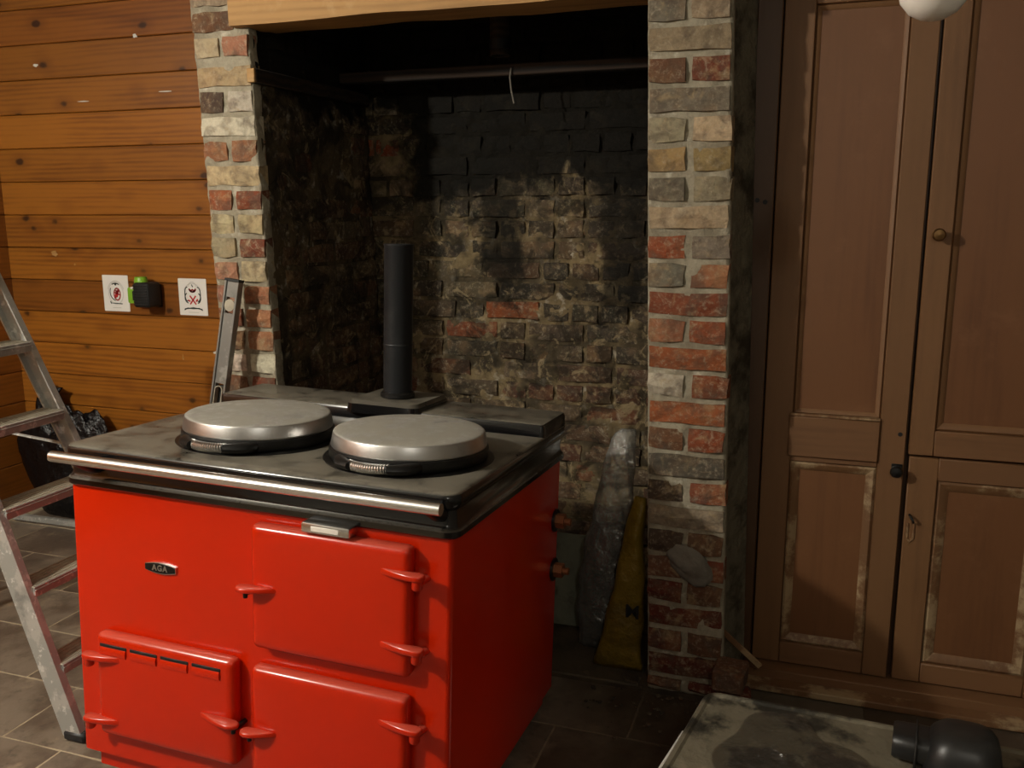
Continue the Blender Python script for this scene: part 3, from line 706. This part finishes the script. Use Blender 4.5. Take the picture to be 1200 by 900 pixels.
def moulding(name, x0, x1, z0, z1, par, y, w=.02, mat='cup_worn', lift=.012):
    """picture-frame moulding around a panel"""
    bm = bmesh.new()
    sec = [(0, 0), (0, -lift * .6), (.25, -lift), (.55, -lift * .8), (1, -.001), (1, .004)]
    for (ax, az, bx, bz) in ((x0, z0, x1, z0), (x1, z0, x1, z1), (x1, z1, x0, z1), (x0, z1, x0, z0)):
        dx = (bx - ax); dz = (bz - az); l = math.hypot(dx, dz); dx /= l; dz /= l; nx, nz = -dz, dx
        r0 = [(ax + dx * w * t + nx * w * t, y + yy, az + dz * w * t + nz * w * t) for t, yy in sec]
        r1 = [(bx - dx * w * t + nx * w * t, y + yy, bz - dz * w * t + nz * w * t) for t, yy in sec]
        rings_loft(bm, [r0, r1])
    return from_bm(name, bm, MAT[mat], par, 40)
def cdoor(x0, x1, z0, z1, panels, ym=0., stile_l=.075, stile_r=.075):
    """one framed door: stiles, rails between its panels, recessed panels"""
    d = empty('door', Matrix.Identity(4)); d.parent = CU; d.matrix_local = IM
    y = YK + ym
    cb = lambda n, lo, hi, m, bev=.0025: cbox(n, lo, hi, m, d, bev)
    cb('stile', (x0, y, z0), (x0 + stile_l, y + .034, z1), 'cup')
    cb('stile', (x1 - stile_r, y, z0), (x1, y + .034, z1), 'cup')
    zs = [z0] + [q for p in panels for q in p] + [z1]
    for a, b in zip(zs[::2], zs[1::2]): cb('rail', (x0 + stile_l, y + .0005, a), (x1 - stile_r, y + .034, b), 'cup_x')
    for a, b in panels:
        cb('panel', (x0 + stile_l - .004, y + .016, a - .004), (x1 - stile_r + .004, y + .030, b + .004), 'cup_panel', .001)
    return d
# one tall door
d = cdoor(.293, .668, .088, 2.42, [(.152, .706), (.842, 1.925)], 0, .078, .068); d['label'] = 'tall door with a long upper panel and a short lower one'
moulding('panel_moulding', .372, .599, .153, .705, d, YK + .016, .026)
moulding('panel_moulding', .372, .599, .843, 1.924, d, YK + .016, .014, 'cup', .008)
cbox('worn_ledge', (.362, YK - .010, .838), (.600, YK + .004, .846), 'cup_worn', d, .002)
cbox('lock_rail_face', (.362, YK - .008, .722), (.600, YK + .002, .838), 'cup_x', d, .003)
kb = lathe('latch_knob', [(.012, 0), (.012, .004), (.006, .008), (.006, .016), (.013, .02), (.017, .028), (.013, .036), (.0, .039)], MAT['blackm'], d, 16, matrix=Matrix.Translation((.648, YK, .706)) @ Matrix.Rotation(R(90), 4, 'X'))
kb['label'] = 'small black latch knob'
cbox('latch_plate', (.636, YK - .003, .69), (.664, YK + .001, .722), 'blackm', d, .001)
# upper and lower doors of the other side
d = cdoor(.676, 1.075, .750, 2.42, [(.820, 2.34)], .002, .062, .062); d['label'] = 'upper cupboard door with a round brass knob'
moulding('panel_moulding', .737, 1.014, .821, 2.339, d, YK + .018, .020, 'cup', .010)
lathe('knob', [(.016, 0), (.016, .003), (.007, .005), (.007, .014), (.014, .019), (.0165, .026), (.013, .033), (.0, .036)], MAT['brass'], d, 20, matrix=Matrix.Translation((.703, YK + .002, 1.341)) @ Matrix.Rotation(R(90), 4, 'X'))
d = cdoor(.680, 1.075, .088, .744, [(.146, .682)], .002, .074, .062); d['label'] = 'lower cupboard door with worn moulding round its panel'
moulding('panel_moulding', .755, 1.012, .147, .681, d, YK + .018, .030)
bm = bmesh.new(); a_tube(bm, [(.692, YK + .004, .580), (.694, YK - .014, .579), (.700, YK - .016, .570), (.702, YK - .010, .562)], .0035, 8); from_bm('hook', bm, MAT['blackm'], d, True)
bm = bmesh.new(); a_tube(bm, [(.690, YK + .0018, .556), (.690, YK + .0018, .512), (.697, YK + .0018, .503), (.706, YK + .0018, .512), (.706, YK + .0018, .556), (.700, YK + .0018, .560)], .0032, 6); from_bm('escutcheon_rim', bm, MAT['cup_worn'], d, True)
for (x, z) in ((.268, 1.425), (.247, 1.43)):
    lathe('bolt_hole', [(.0065, 0), (.0065, .002), (0, .002)], MAT['rubber'], CU, 12, matrix=IM @ Matrix.Translation((x, YK - .0115, z)) @ Matrix.Rotation(R(90), 4, 'X'))
lathe('screw_hole', [(.006, 0), (.006, .0015), (0, .0015)], MAT['rubber'], CU, 12, matrix=IM @ Matrix.Translation((.652, YK + .0005, .805)) @ Matrix.Rotation(R(90), 4, 'X'))
# broken lath leaning at the cupboard's foot
bm = bmesh.new(); a_box(bm, (-.08, -.004, -.008), (.08, .004, .008), .001)
tag(from_bm('wood_lath', bm, MAT['cup_worn'], None, True, Matrix.Translation((.262, .052, .150)) @ Matrix.Rotation(R(40), 4, 'Y')), 'broken splinter of lath slanting at the foot of the cupboard', 'lath')
# loose bricks rubble at the foot between pier and cupboard
for k, (x, y, z, a, c) in enumerate(((.262, .0, .0, 8, 'dred'), (.245, .015, .068, -6, 'brown'))):
    bm = bmesh.new(); a_box(bm, (-.045, -.05, .003), (.045, .05, .066), .006)
    for v in bm.verts: v.co += Vector((noise.noise(v.co * 40 + Vector((k, 0, 0))), noise.noise(v.co * 40 + Vector((9, k, 0))), 0)) * .004
    o = from_bm('loose_brick', bm, MAT['brick'], None, False, Matrix.Translation((x, y - .06 if k == 0 else y - .05, z)) @ Matrix.Rotation(R(a), 4, 'Z'))
    o.color = (*lin(C_[c]), 1); tag(o, ('half brick on the floor between the pier and the cupboard', 'half brick lying on top of another at the foot of the pier')[k], 'brick', 'half bricks at the foot of the pier')

# ------------------------------------------------------------------ stepladder
LD = empty('stepladder', (-1.40, -.55, 0)); tag(LD, 'scuffed aluminium stepladder standing beside the red cooker', 'stepladder')
LO = Vector((-1.40, -.55, 0)); SL = .42; HT = 1.335
ys = lambda s, z: s * (.21 - .065 * z)
def stile(s):
    bm = bmesh.new(); rings = []
    for k in range(9):
        z = .012 + (HT - .012) * k / 8; x = -SL * z; y = ys(s, z)
        w = .042; t = .011                                          # channel: wide web faces sideways, flanges in
        prof = [(-w, -t * s), (w * .55, -t * s), (w * .55, t * s), (w * .42, t * s), (w * .42, -t * s * .6), (-w * .86, -t * s * .6), (-w * .86, t * s), (-w, t * s)]
        rings.append([(x + p[0], y - p[1], z) for p in prof])
    rings_loft(bm, rings); return from_bm('stile', bm, MAT['alu'], LD, False)
for s in (-1, 1):
    st = stile(s)
    bm = bmesh.new(); a_box(bm, (-.046, ys(s, 0) - .014, 0.0005), (.026, ys(s, 0) + .014, .028), .006); from_bm('foot_pad', bm, MAT['pipe'], st, True)
for k in range(6):
    z = .205 * (k + 1); x = -SL * z; w = abs(ys(1, z)) - .006
    tr = empty('tread', Matrix.Identity(4)); tr.parent = LD; tr.matrix_local = Matrix.Translation((x, 0, z))
    bm = bmesh.new(); a_box(bm, (-.050, -w, -.006), (.032, w, 0), .0015)
    for i in range(5): a_box(bm, (-.044 + i * .015, -w + .002, -.001), (-.038 + i * .015, w - .002, .0018), .0006)
    from_bm('tread_top', bm, MAT['alu_tread'], tr, False)
    bm = bmesh.new(); a_box(bm, (.028, -w, -.030), (.034, w, -.001), .001); a_box(bm, (-.050, -w, -.026), (-.045, w, -.003), .001)
    a_box(bm, (.028, -w, -.012), (.0365, w, -.008), .001)
    from_bm('tread_lip', bm, MAT['alu'], tr, False)
    for s in (-1, 1):
        for dx in (-.02, .012): tube('rivet', [(dx, s * (w + .004), -.015), (dx, s * (w + .0145), -.015)], .004, MAT['alu_tread'], tr, 8)
# rear legs, braces, top platform
TOPX = -SL * HT
for s in (-1, 1):
    bm = bmesh.new(); a_tube(bm, [(TOPX - .03, ys(s, HT) + s * .012, HT - .06), (TOPX - .56, ys(s, 0) + s * .012, .02)], [(.013, .013)] * 2, 8); a_box(bm, (TOPX - .58, ys(s, 0) + s * .012 - .015, .0005), (TOPX - .54, ys(s, 0) + s * .012 + .015, .04), .004)
    from_bm('rear_leg', bm, MAT['alu'], LD, True)
    bm = bmesh.new(); a_tube(bm, [(-SL * .70 - .02, ys(s, .70) + s * .014, .70), (TOPX - .25, ys(s, .70) + s * .014, .74)], [(.008, .004)] * 2, 8); from_bm('spreader', bm, MAT['alu'], LD, True)
for z in (.25, .6, .95):
    t = (HT - .06 - z) / (HT - .08); bm = bmesh.new(); xx = TOPX - .03 - .53 * t
    a_tube(bm, [(xx, ys(-1, z) - .014, z), (xx, ys(1, z) + .014, z)], [(.012, .008)] * 2, 8); from_bm('rear_bar', bm, MAT['alu'], LD, True)
bm = bmesh.new(); a_box(bm, (TOPX - .14, -.115, HT - .02), (TOPX + .05, .115, HT + .012), .006); from_bm('platform', bm, MAT['alu_tread'], LD, True)
for s in (-1, 1):
    bm = bmesh.new(); a_box(bm, (-SL * 1.29 - .055, ys(s, 1.29) - .018, 1.26), (-SL * 1.29 + .04, ys(s, 1.29) + .018, 1.32), .004); from_bm('hinge_cap', bm, MAT['rubber'], LD, True)

# black bin bag behind the ladder
bm = bmesh.new(); bmesh.ops.create_icosphere(bm, subdivisions=5, radius=1)
for v in bm.verts:
    p = v.co.copy(); d = 1 + .20 * noise.fractal(p * 1.6 + Vector((3, 1, 2)), .9, 2, 3) + .05 * noise.noise(p * 7) + .03 * abs(noise.noise(Vector((math.atan2(p.y, p.x) * 5, p.z * 1.5, 4))))
    nk = 1 - .35 * max(0, p.z) ** 2
    v.co = Vector((p.x * .25 * d * nk, p.y * .060 * d * nk, max((p.z + .82) * .31 * d, .004)))
BB = empty('bin_bag', (-2.815, .668, 0)); tag(BB, 'black plastic rubbish bag slumped against the pine boards', 'bag')
from_bm('bag_body', bm, MAT['binbag'], BB, 'all')
bm = bmesh.new()
rings_loft(bm, [[(-.08 + (r + .012 * math.sin(5 * a)) * math.cos(a), .55 * (r + .012 * math.cos(4 * a)) * math.sin(a), z) for a in [2 * math.pi * k / 24 for k in range(24)]] for r, z in ((.10, .46), (.05, .52), (.03, .55), (.045, .585), (.07, .61))])
from_bm('bag_neck', bm, MAT['binbag'], BB, 'all')
# aluminium straight edge on the floor in front of it
sp = tag(box('straight_edge', (-.55, -.012, .0005), (.55, .012, .028), MAT['alu'], None, .003, 1, Matrix.Translation((-2.50, .560, 0)) @ Matrix.Rotation(R(1), 4, 'Z')), 'aluminium straight edge lying on the tiles by the rubbish bag', 'straight edge')

# ------------------------------------------------------------------ spirit level
zdir = Vector((.165, .145, 1.19)).normalized(); xdir = Vector((1, 0, 0)); xdir = (xdir - zdir * xdir.dot(zdir)).normalized(); ydir = zdir.cross(xdir)
ML = Matrix.Identity(4); ML.col[0][:3] = xdir; ML.col[1][:3] = ydir; ML.col[2][:3] = zdir; ML.col[3][:3] = (-1.490, -.200, .004)
LV = empty('spirit_level', ML); tag(LV, 'long aluminium spirit level leaning upright against the brick jamb', 'spirit level')
bm = bmesh.new(); LL = 1.205; hw = .026
# I-section with openings: flanges and web pieces around the holes
a_box(bm, (-hw, -.013, 0), (-hw + .007, .013, LL), .001); a_box(bm, (hw - .007, -.013, 0), (hw, .013, LL), .001)
for za, zb in ((.0, .1), (.24, .52), (.68, .705), (.875, 1.1), (1.152, LL)): a_box(bm, (-hw + .004, -.008, za), (hw - .004, .010, zb), 0)
for za, zb in ((.1, .24), (.52, .68), (.705, .875), (1.1, 1.152)):
    a_box(bm, (-hw + .004, -.008, za), (-hw + .011, .010, zb), 0); a_box(bm, (hw - .011, -.008, za), (hw - .004, .010, zb), 0)
from_bm('body', bm, MAT['level'], LV, False)
for z in (-.001, LL + .001): box('end_cap', (-hw - .001, -.0145, z - .004), (hw + .001, .0145, z + .004), MAT['rubber'], LV, .001)
for zc in (1.126, .60):
    vi = lathe('vial_housing', [(.014, 0), (.0145, .004), (.0145, .016), (.019, .018), (.019, .020), (.013, .020)], MAT['alu_tread'], LV, 24, matrix=Matrix.Translation((0, .010, zc)) @ Matrix.Rotation(R(90), 4, 'X'))
    tube('vial', [(-.012, .003, zc), (.012, .003, zc)], .005, MAT['green'], LV, 12)
for zc in (.79, .17):                                               # dark hand holes with rims
    bm = bmesh.new(); o1 = rrect(.030, .155, .0149, 6); o2 = rrect(.024, .149, .0119, 6)
    rings_loft(bm, [[(p[0], -.0085, zc + p[1]) for p in o1], [(p[0], -.0115, zc + p[1]) for p in o1], [(p[0], -.0115, zc + p[1]) for p in o2], [(p[0], .008, zc + p[1]) for p in o2]], False, False)
    from_bm('hand_hole', bm, MAT['alu_tread'], LV, 30)
    bm = bmesh.new(); rings_loft(bm, [[(p[0], .007, zc + p[1]) for p in o1], [(p[0], .010, zc + p[1]) for p in o1]]); from_bm('hole_back', bm, MAT['rubber'], LV)

# ------------------------------------------------------------------ cards and laser level on the boards
def card(x0, x1, z0, z1, label, kind):
    root = empty('printed_card', ((x0 + x1) / 2, YB - .0015, (z0 + z1) / 2)); tag(root, label, 'card')
    w, h = x1 - x0, z1 - z0
    bm = bmesh.new(); rings_loft(bm, [[(p[0], y, p[1]) for p in rrect(w, h, .004, 3)] for y in (0, -.0016)]); from_bm('card', bm, MAT['paper'], root)
    def strokes(name, mat, paths, r):
        bm = bmesh.new()
        for pts in paths:
            for a, b in zip(pts, pts[1:]):
                a, b = Vector((a[0], 0, a[1])), Vector((b[0], 0, b[1])); t = (b - a).normalized() if (b - a).length else Vector((1, 0, 0)); nn = Vector((-t.z, 0, t.x)) * r
                y = Vector((0, -.0021, 0)); bm.faces.new([bm.verts.new(q + y) for q in (a - nn - t * r * .6, b - nn + t * r * .6, b + nn + t * r * .6, a + nn - t * r * .6)])
        from_bm(name, bm, mat, root)['kind'] = 'stuff'
    arc = lambda cx, cz, rx, rz, a0, a1, n=14: [(cx + rx * math.cos(R(a0 + (a1 - a0) * k / n)), cz + rz * math.sin(R(a0 + (a1 - a0) * k / n))) for k in range(n + 1)]
    if kind == 0:
        strokes('red_print', MAT['ink_red'], [arc(.006, -.004, .017, .026, 0, 360, 20)] + [[(-.008 + .007 * k, -.022 + .003 * k), (.003 + .007 * k, .012 + .003 * k)] for k in range(3)] + [[(-.008, .004), (.018, -.006)], [(-.006, .014), (.014, .006)]], .0030)
        strokes('dark_print', MAT['ink_dark'], [arc(0, .004, .032, .036, 150, 260), arc(0, .004, .036, .04, 60, 120), [(-.003, .040), (.003, .036)], [(-.004, .037), (.004, .040)], [(-.034, -.040), (-.026, -.044)], [(-.033, -.036), (-.029, -.046)], [(-.02, -.044), (.03, -.046)]], .0022)
        strokes('pale_print', MAT['ink_pale'], [arc(0, 0, .040, .048, 0, 360, 24), arc(0, 0, .046, .054, 20, 160), [(-.022, -.064), (.022, -.064)]], .0018)
    else:
        strokes('red_print', MAT['ink_red'], [[(-.014, -.030), (.014, .004)], [(.014, -.030), (-.014, .004)], arc(0, .034, .016, .012, 180, 360), [(-.016, .034), (-.008, .026), (0, .032), (.008, .026), (.016, .034)], [(-.024, -.014), (-.016, -.018)], [(.016, -.018), (.024, -.010)]], .0034)
        strokes('dark_print', MAT['ink_dark'], [arc(-.028, .012, .012, .03, 80, 290), arc(.028, .012, .012, .03, -110, 100), arc(-.022, -.004, .018, .022, 120, 260), arc(.022, -.004, .018, .022, -80, 60), [(-.046, -.056), (-.03, -.048), (0, -.050), (.03, -.048), (.046, -.056)], [(-.044, -.052), (0, -.046), (.044, -.052)], [(-.002, .052), (.002, .044)]], .0024)
        strokes('pale_print', MAT['ink_pale'], [arc(0, .044, .020, .020, 0, 180), arc(0, 0, .050, .058, 30, 150), [(-.026, -.066), (.026, -.066)]], .0015)
card(-2.602, -2.462, .962, 1.122, 'white card with a red lattice oval print, farther from the brick jamb', 0)
card(-2.196, -2.052, .958, 1.116, 'white card with a red cross and ribbon print, next to the brick jamb', 1)
LZ = empty('laser_level', (-2.345, YB, 1.045)); tag(LZ, 'green and black cross-line laser level mounted on the pine boards', 'laser level')
bm = bmesh.new(); a_box(bm, (-.008, -.105, -.050), (.074, -.02, .056), .012, 3); hs = from_bm('rubber_housing', bm, MAT['rubber'], LZ, True)
bm = bmesh.new()
for k in range(8): a_box(bm, (-.002, -.108, -.040 + k * .0115), (.068, -.102, -.034 + k * .0115), .001)
from_bm('grip_rib', bm, MAT['rubber'], hs, False)
bm = bmesh.new(); a_box(bm, (-.054, -.085, -.036), (-.006, -.025, .034), .008, 2); fr = from_bm('front_case', bm, MAT['green'], LZ, True)
box('laser_window', (-.0245, -.0875, -.022), (-.0145, -.083, .018), MAT['rubber'], fr, .001)
box('white_block', (-.034, -.088, .026), (-.012, -.06, .036), MAT['paper'], fr, .003)  # plain white block above the laser window
bm = bmesh.new(); a_lathe(bm, [(.028, .050), (.028, .066), (.025, .072), (.025, .078), (.0, .079)], 24, (.004, -.060, 0)); from_bm('dome_top', bm, MAT['green'], LZ, True)
box('wall_bracket', (-.03, -.022, -.056), (.06, 0, .044), MAT['rubber'], LZ, .003)

# ------------------------------------------------------------------ sack, clear bag and board in the hearth
def pillow(bm, w, d, h, fn=None, nu=28, nv=30, pw=2.6):
    rings = []
    for j in range(nv + 1):
        t = j / nv; e = 1 - abs(2 * t - 1) ** 6 * .75
        ring = []
        for i in range(nu):
            a = 2 * math.pi * i / nu; ca, sa = math.cos(a), math.sin(a)
            x = w / 2 * math.copysign(abs(ca) ** (2 / pw), ca); y = d / 2 * e * math.copysign(abs(sa) ** (2 / pw), sa)
            p = Vector((x, y, h * t)); ring.append(fn(p, t) if fn else p)
        rings.append(ring)
    rings_loft(bm, rings)
bm = bmesh.new()
pillow(bm, .15, .06, .56, lambda p, t: Vector((.075 - (.075 - p.x) * (1 - .75 * t), p.y, p.z)) + Vector((.012 * noise.noise(p * 9), .012 * noise.noise(p * 11 + Vector((5, 0, 0))), 0)))
SK = empty('cement_sack', Matrix.Translation((-.106, .088, .0045)) @ Matrix.Rotation(R(-3), 4, 'Z')); tag(SK, 'yellow plastic sack with black lettering standing against the brick pier', 'sack')
from_bm('sack_body', bm, MAT['sack'], SK, 'all')
cu = bpy.data.curves.new('lettering', 'FONT'); cu.body = 'M'; cu.size = .06; cu.extrude = .001; cu.offset = .0006; cu.align_x = 'CENTER'
lt = letters(cu, MAT['rubber'], SK); lt.matrix_local = Matrix.Translation((.052, -.0375, .19)) @ Matrix.Rotation(R(90), 4, 'X')
CB = empty('polythene_bag', (-.178, .205, .0045)); tag(CB, 'tall clear polythene bag part filled with dark waste, knotted loosely at the top', 'bag')
def bagf(p, t):
    w = 1.0 if t < .3 else 1 - .60 * ((t - .3) / .7) ** 1.15
    if t > .93: w *= 1 - .45 * ((t - .93) / .07) ** 2
    p = Vector((.0875 - (.0875 - p.x) * w, p.y * (1 if t < .5 else 1 - .5 * (t - .5) / .5), p.z))
    q = p * 12; return p + Vector((noise.noise(q), noise.noise(q + Vector((7, 3, 1))), 0)) * .012 + Vector((math.sin(p.z * 40 + p.x * 60) * .002, math.sin(p.x * 150 + p.z * 20) * .004, 0))
bm = bmesh.new(); pillow(bm, .175, .12, .735, bagf, 40, 44, 2.3); from_bm('bag_film', bm, MAT['film'], CB, 'all')
bm = bmesh.new(); pillow(bm, .150, .09, .735, lambda p, t: bagf(Vector((p.x, p.y, p.z * .57)), t * .57) + Vector((-.004, 0, .004)), 30, 30, 2.3); from_bm('bag_contents', bm, MAT['sack_in'], CB, 'all')
bm = bmesh.new(); a_box(bm, (-.19, -.006, 0), (.19, .006, .31), .002)
tag(from_bm('cement_board', bm, MAT['board'], None, True, Matrix.Translation((-.40, .30, .011)) @ Matrix.Rotation(R(-14), 4, 'X') @ Matrix.Rotation(R(4), 4, 'Z')), 'grey-green sheet of board propped in the hearth behind the cooker', 'board')

# ------------------------------------------------------------------ dusty box and black moulded part in front of the cupboard
BX = empty('storage_box', Matrix.Translation((.228, -.487, 0)) @ Matrix.Rotation(R(-2.5), 4, 'Z')); tag(BX, 'low box with a dusty rimmed grey lid, standing before the cupboard', 'box')
def qrings(bm, spec, w, d, r):
    rings = []
    for z, o in spec: rings.append([(w / 2 + p[0] - .12 * (d / 2 - p[1]) * .9, -d / 2 + p[1], z) for p in rrect(w + 2 * o, d + 2 * o, max(r + o, .004), 6)])
    rings_loft(bm, rings)
bm = bmesh.new(); qrings(bm, [(.001, -.03), (.27, -.012)], .86, .60, .035); from_bm('box_body', bm, MAT['plug'], BX, 30)
bm = bmesh.new(); qrings(bm, [(.268, -.002), (.268, 0), (.296, 0), (.301, -.004), (.301, -.012), (.297, -.018), (.297, -.03)], .86, .60, .035); from_bm('lid', bm, MAT['boxlid'], BX, 30)
bm = bmesh.new()
def filmf(a, b):
    r = b * (1 + .35 * noise.noise(Vector((math.cos(a * 6.2832) * 1.6, math.sin(a * 6.2832) * 1.6, 2)))); x = .20 + .14 * r * math.cos(a * 6.2832); y = -.25 + .19 * r * math.sin(a * 6.2832)
    return Vector((x, y, .2985 + .016 * (1 - .8 * b) * abs(noise.fractal(Vector((x * 30, y * 26, 1)), .8, 2, 4))))
grid_sheet(bm, 60, 16, filmf); bmesh.ops.remove_doubles(bm, verts=bm.verts[:], dist=.0004)
o = from_bm('crumpled_film', bm, MAT['film_thin'], None, 'all', BX.matrix_world.copy()); tag(o, 'crumpled clear plastic film lying on the dusty box lid', 'plastic film')
bm = bmesh.new(); a_box(bm, (-.003, -.13, 0), (.003, .13, .262), .001)
tag(from_bm('board_offcut', bm, MAT['paper'], None, True, Matrix.Translation((.108, -.72, .002)) @ Matrix.Rotation(R(-10), 4, 'Z') @ Matrix.Rotation(R(14), 4, 'Y')), 'pale offcut of board leaning against the side of the dusty box', 'offcut')
TP = empty('plastic_hood', BX.matrix_world @ Matrix.Translation((.53, -.115, .2982)) @ Matrix.Rotation(R(-4), 4, 'Z') @ Matrix.Scale(.88, 4)); tag(TP, 'black moulded plastic hood with a stub spout on the dusty box', 'plastic part')
bm = bmesh.new(); rings = []
for z, sx, sy, o in ((0, .082, .085, 0), (.02, .083, .086, 0), (.05, .079, .080, 0), (.075, .070, .070, .002), (.09, .058, .056, .004), (.097, .042, .04, .005), (.0995, .02, .02, .005)):
    rings.append([(.0 + p[0] * sx * 2 + o, p[1] * sy * 2, z) for p in rrect(1, 1, .34, 6)])
rings_loft(bm, rings); from_bm('hood', bm, MAT['plug'], TP, True)
bm = bmesh.new(); rings = []
for x, s in ((-.055, 1), (-.10, .98), (-.142, .94), (-.148, .86)): rings.append([(x, p[0] * s, .037 + p[1] * s) for p in rrect(.105, .066, .028, 6)])
rings_loft(bm, rings); from_bm('spout', bm, MAT['plug'], TP, 40)
bm = bmesh.new(); a_box(bm, (-.100, -.056, .0), (-.094, .056, .072), .003); from_bm('spout_rim', bm, MAT['plug'], TP, True)

# ------------------------------------------------------------------ lamps
PG = empty('pendant_globe', Matrix.Translation((.537, -1.2, 1.681)) @ Matrix.Scale(.69, 4)); tag(PG, 'unlit white opal globe pendant hanging before the cupboard', 'lamp')
lathe('globe', [(0, -.062), (.02, -.0587), (.04, -.0474), (.055, -.0286), (.062, 0), (.055, .0286), (.04, .0474), (.028, .056), (.026, .062)], MAT['opal'], PG, 40, smooth='all')
lathe('lamp_cap', [(.026, .058), (.028, .06), (.028, .085), (.018, .10), (.006, .115)], MAT['brass'], PG, 24)
tube('flex', [(0, 0, .11), (0, 0, (ZC - 1.681) / .69)], .003, MAT['paper'], PG, 8)
s = NT('lit_bulb'); s.b.inputs['Emission Color'].default_value = (*LAMP_COLOR, 1); s.b.inputs['Emission Strength'].default_value = 12.
for k, (pos, pw, lab) in enumerate(((LAMP, LAMP_POWER, 'bare lit bulb hanging from the ceiling in front of the fireplace'), (Vector((.9, -3.3, 2.36)), LAMP_POWER * .10, 'added fill bulb hanging unseen by the plain rear wall'))):  # the second bulb is added out of view as weak fill light
    CL = empty('ceiling_lamp', pos); tag(CL, lab, 'lamp')
    lathe('bulb', [(0, -.05), (.03, -.04), (.045, -.01), (.04, .02), (.018, .05), (.015, .06)], s.m, CL, 24, smooth='all')
    lathe('socket', [(.017, .055), (.02, .06), (.02, .10), (.006, .115)], MAT['rubber'], CL, 16)
    tube('flex', [(0, 0, .11), (0, 0, ZC - pos.z)], .003, MAT['rubber'], CL, 8)
    ld = bpy.data.lights.new('bulb_light', 'POINT'); ld.energy = pw; ld.color = LAMP_COLOR; ld.shadow_soft_size = .05
    lb = bpy.data.objects.new('bulb_light', ld); COL.objects.link(lb); lb.parent = CL; lb.location = (0, 0, -.112)
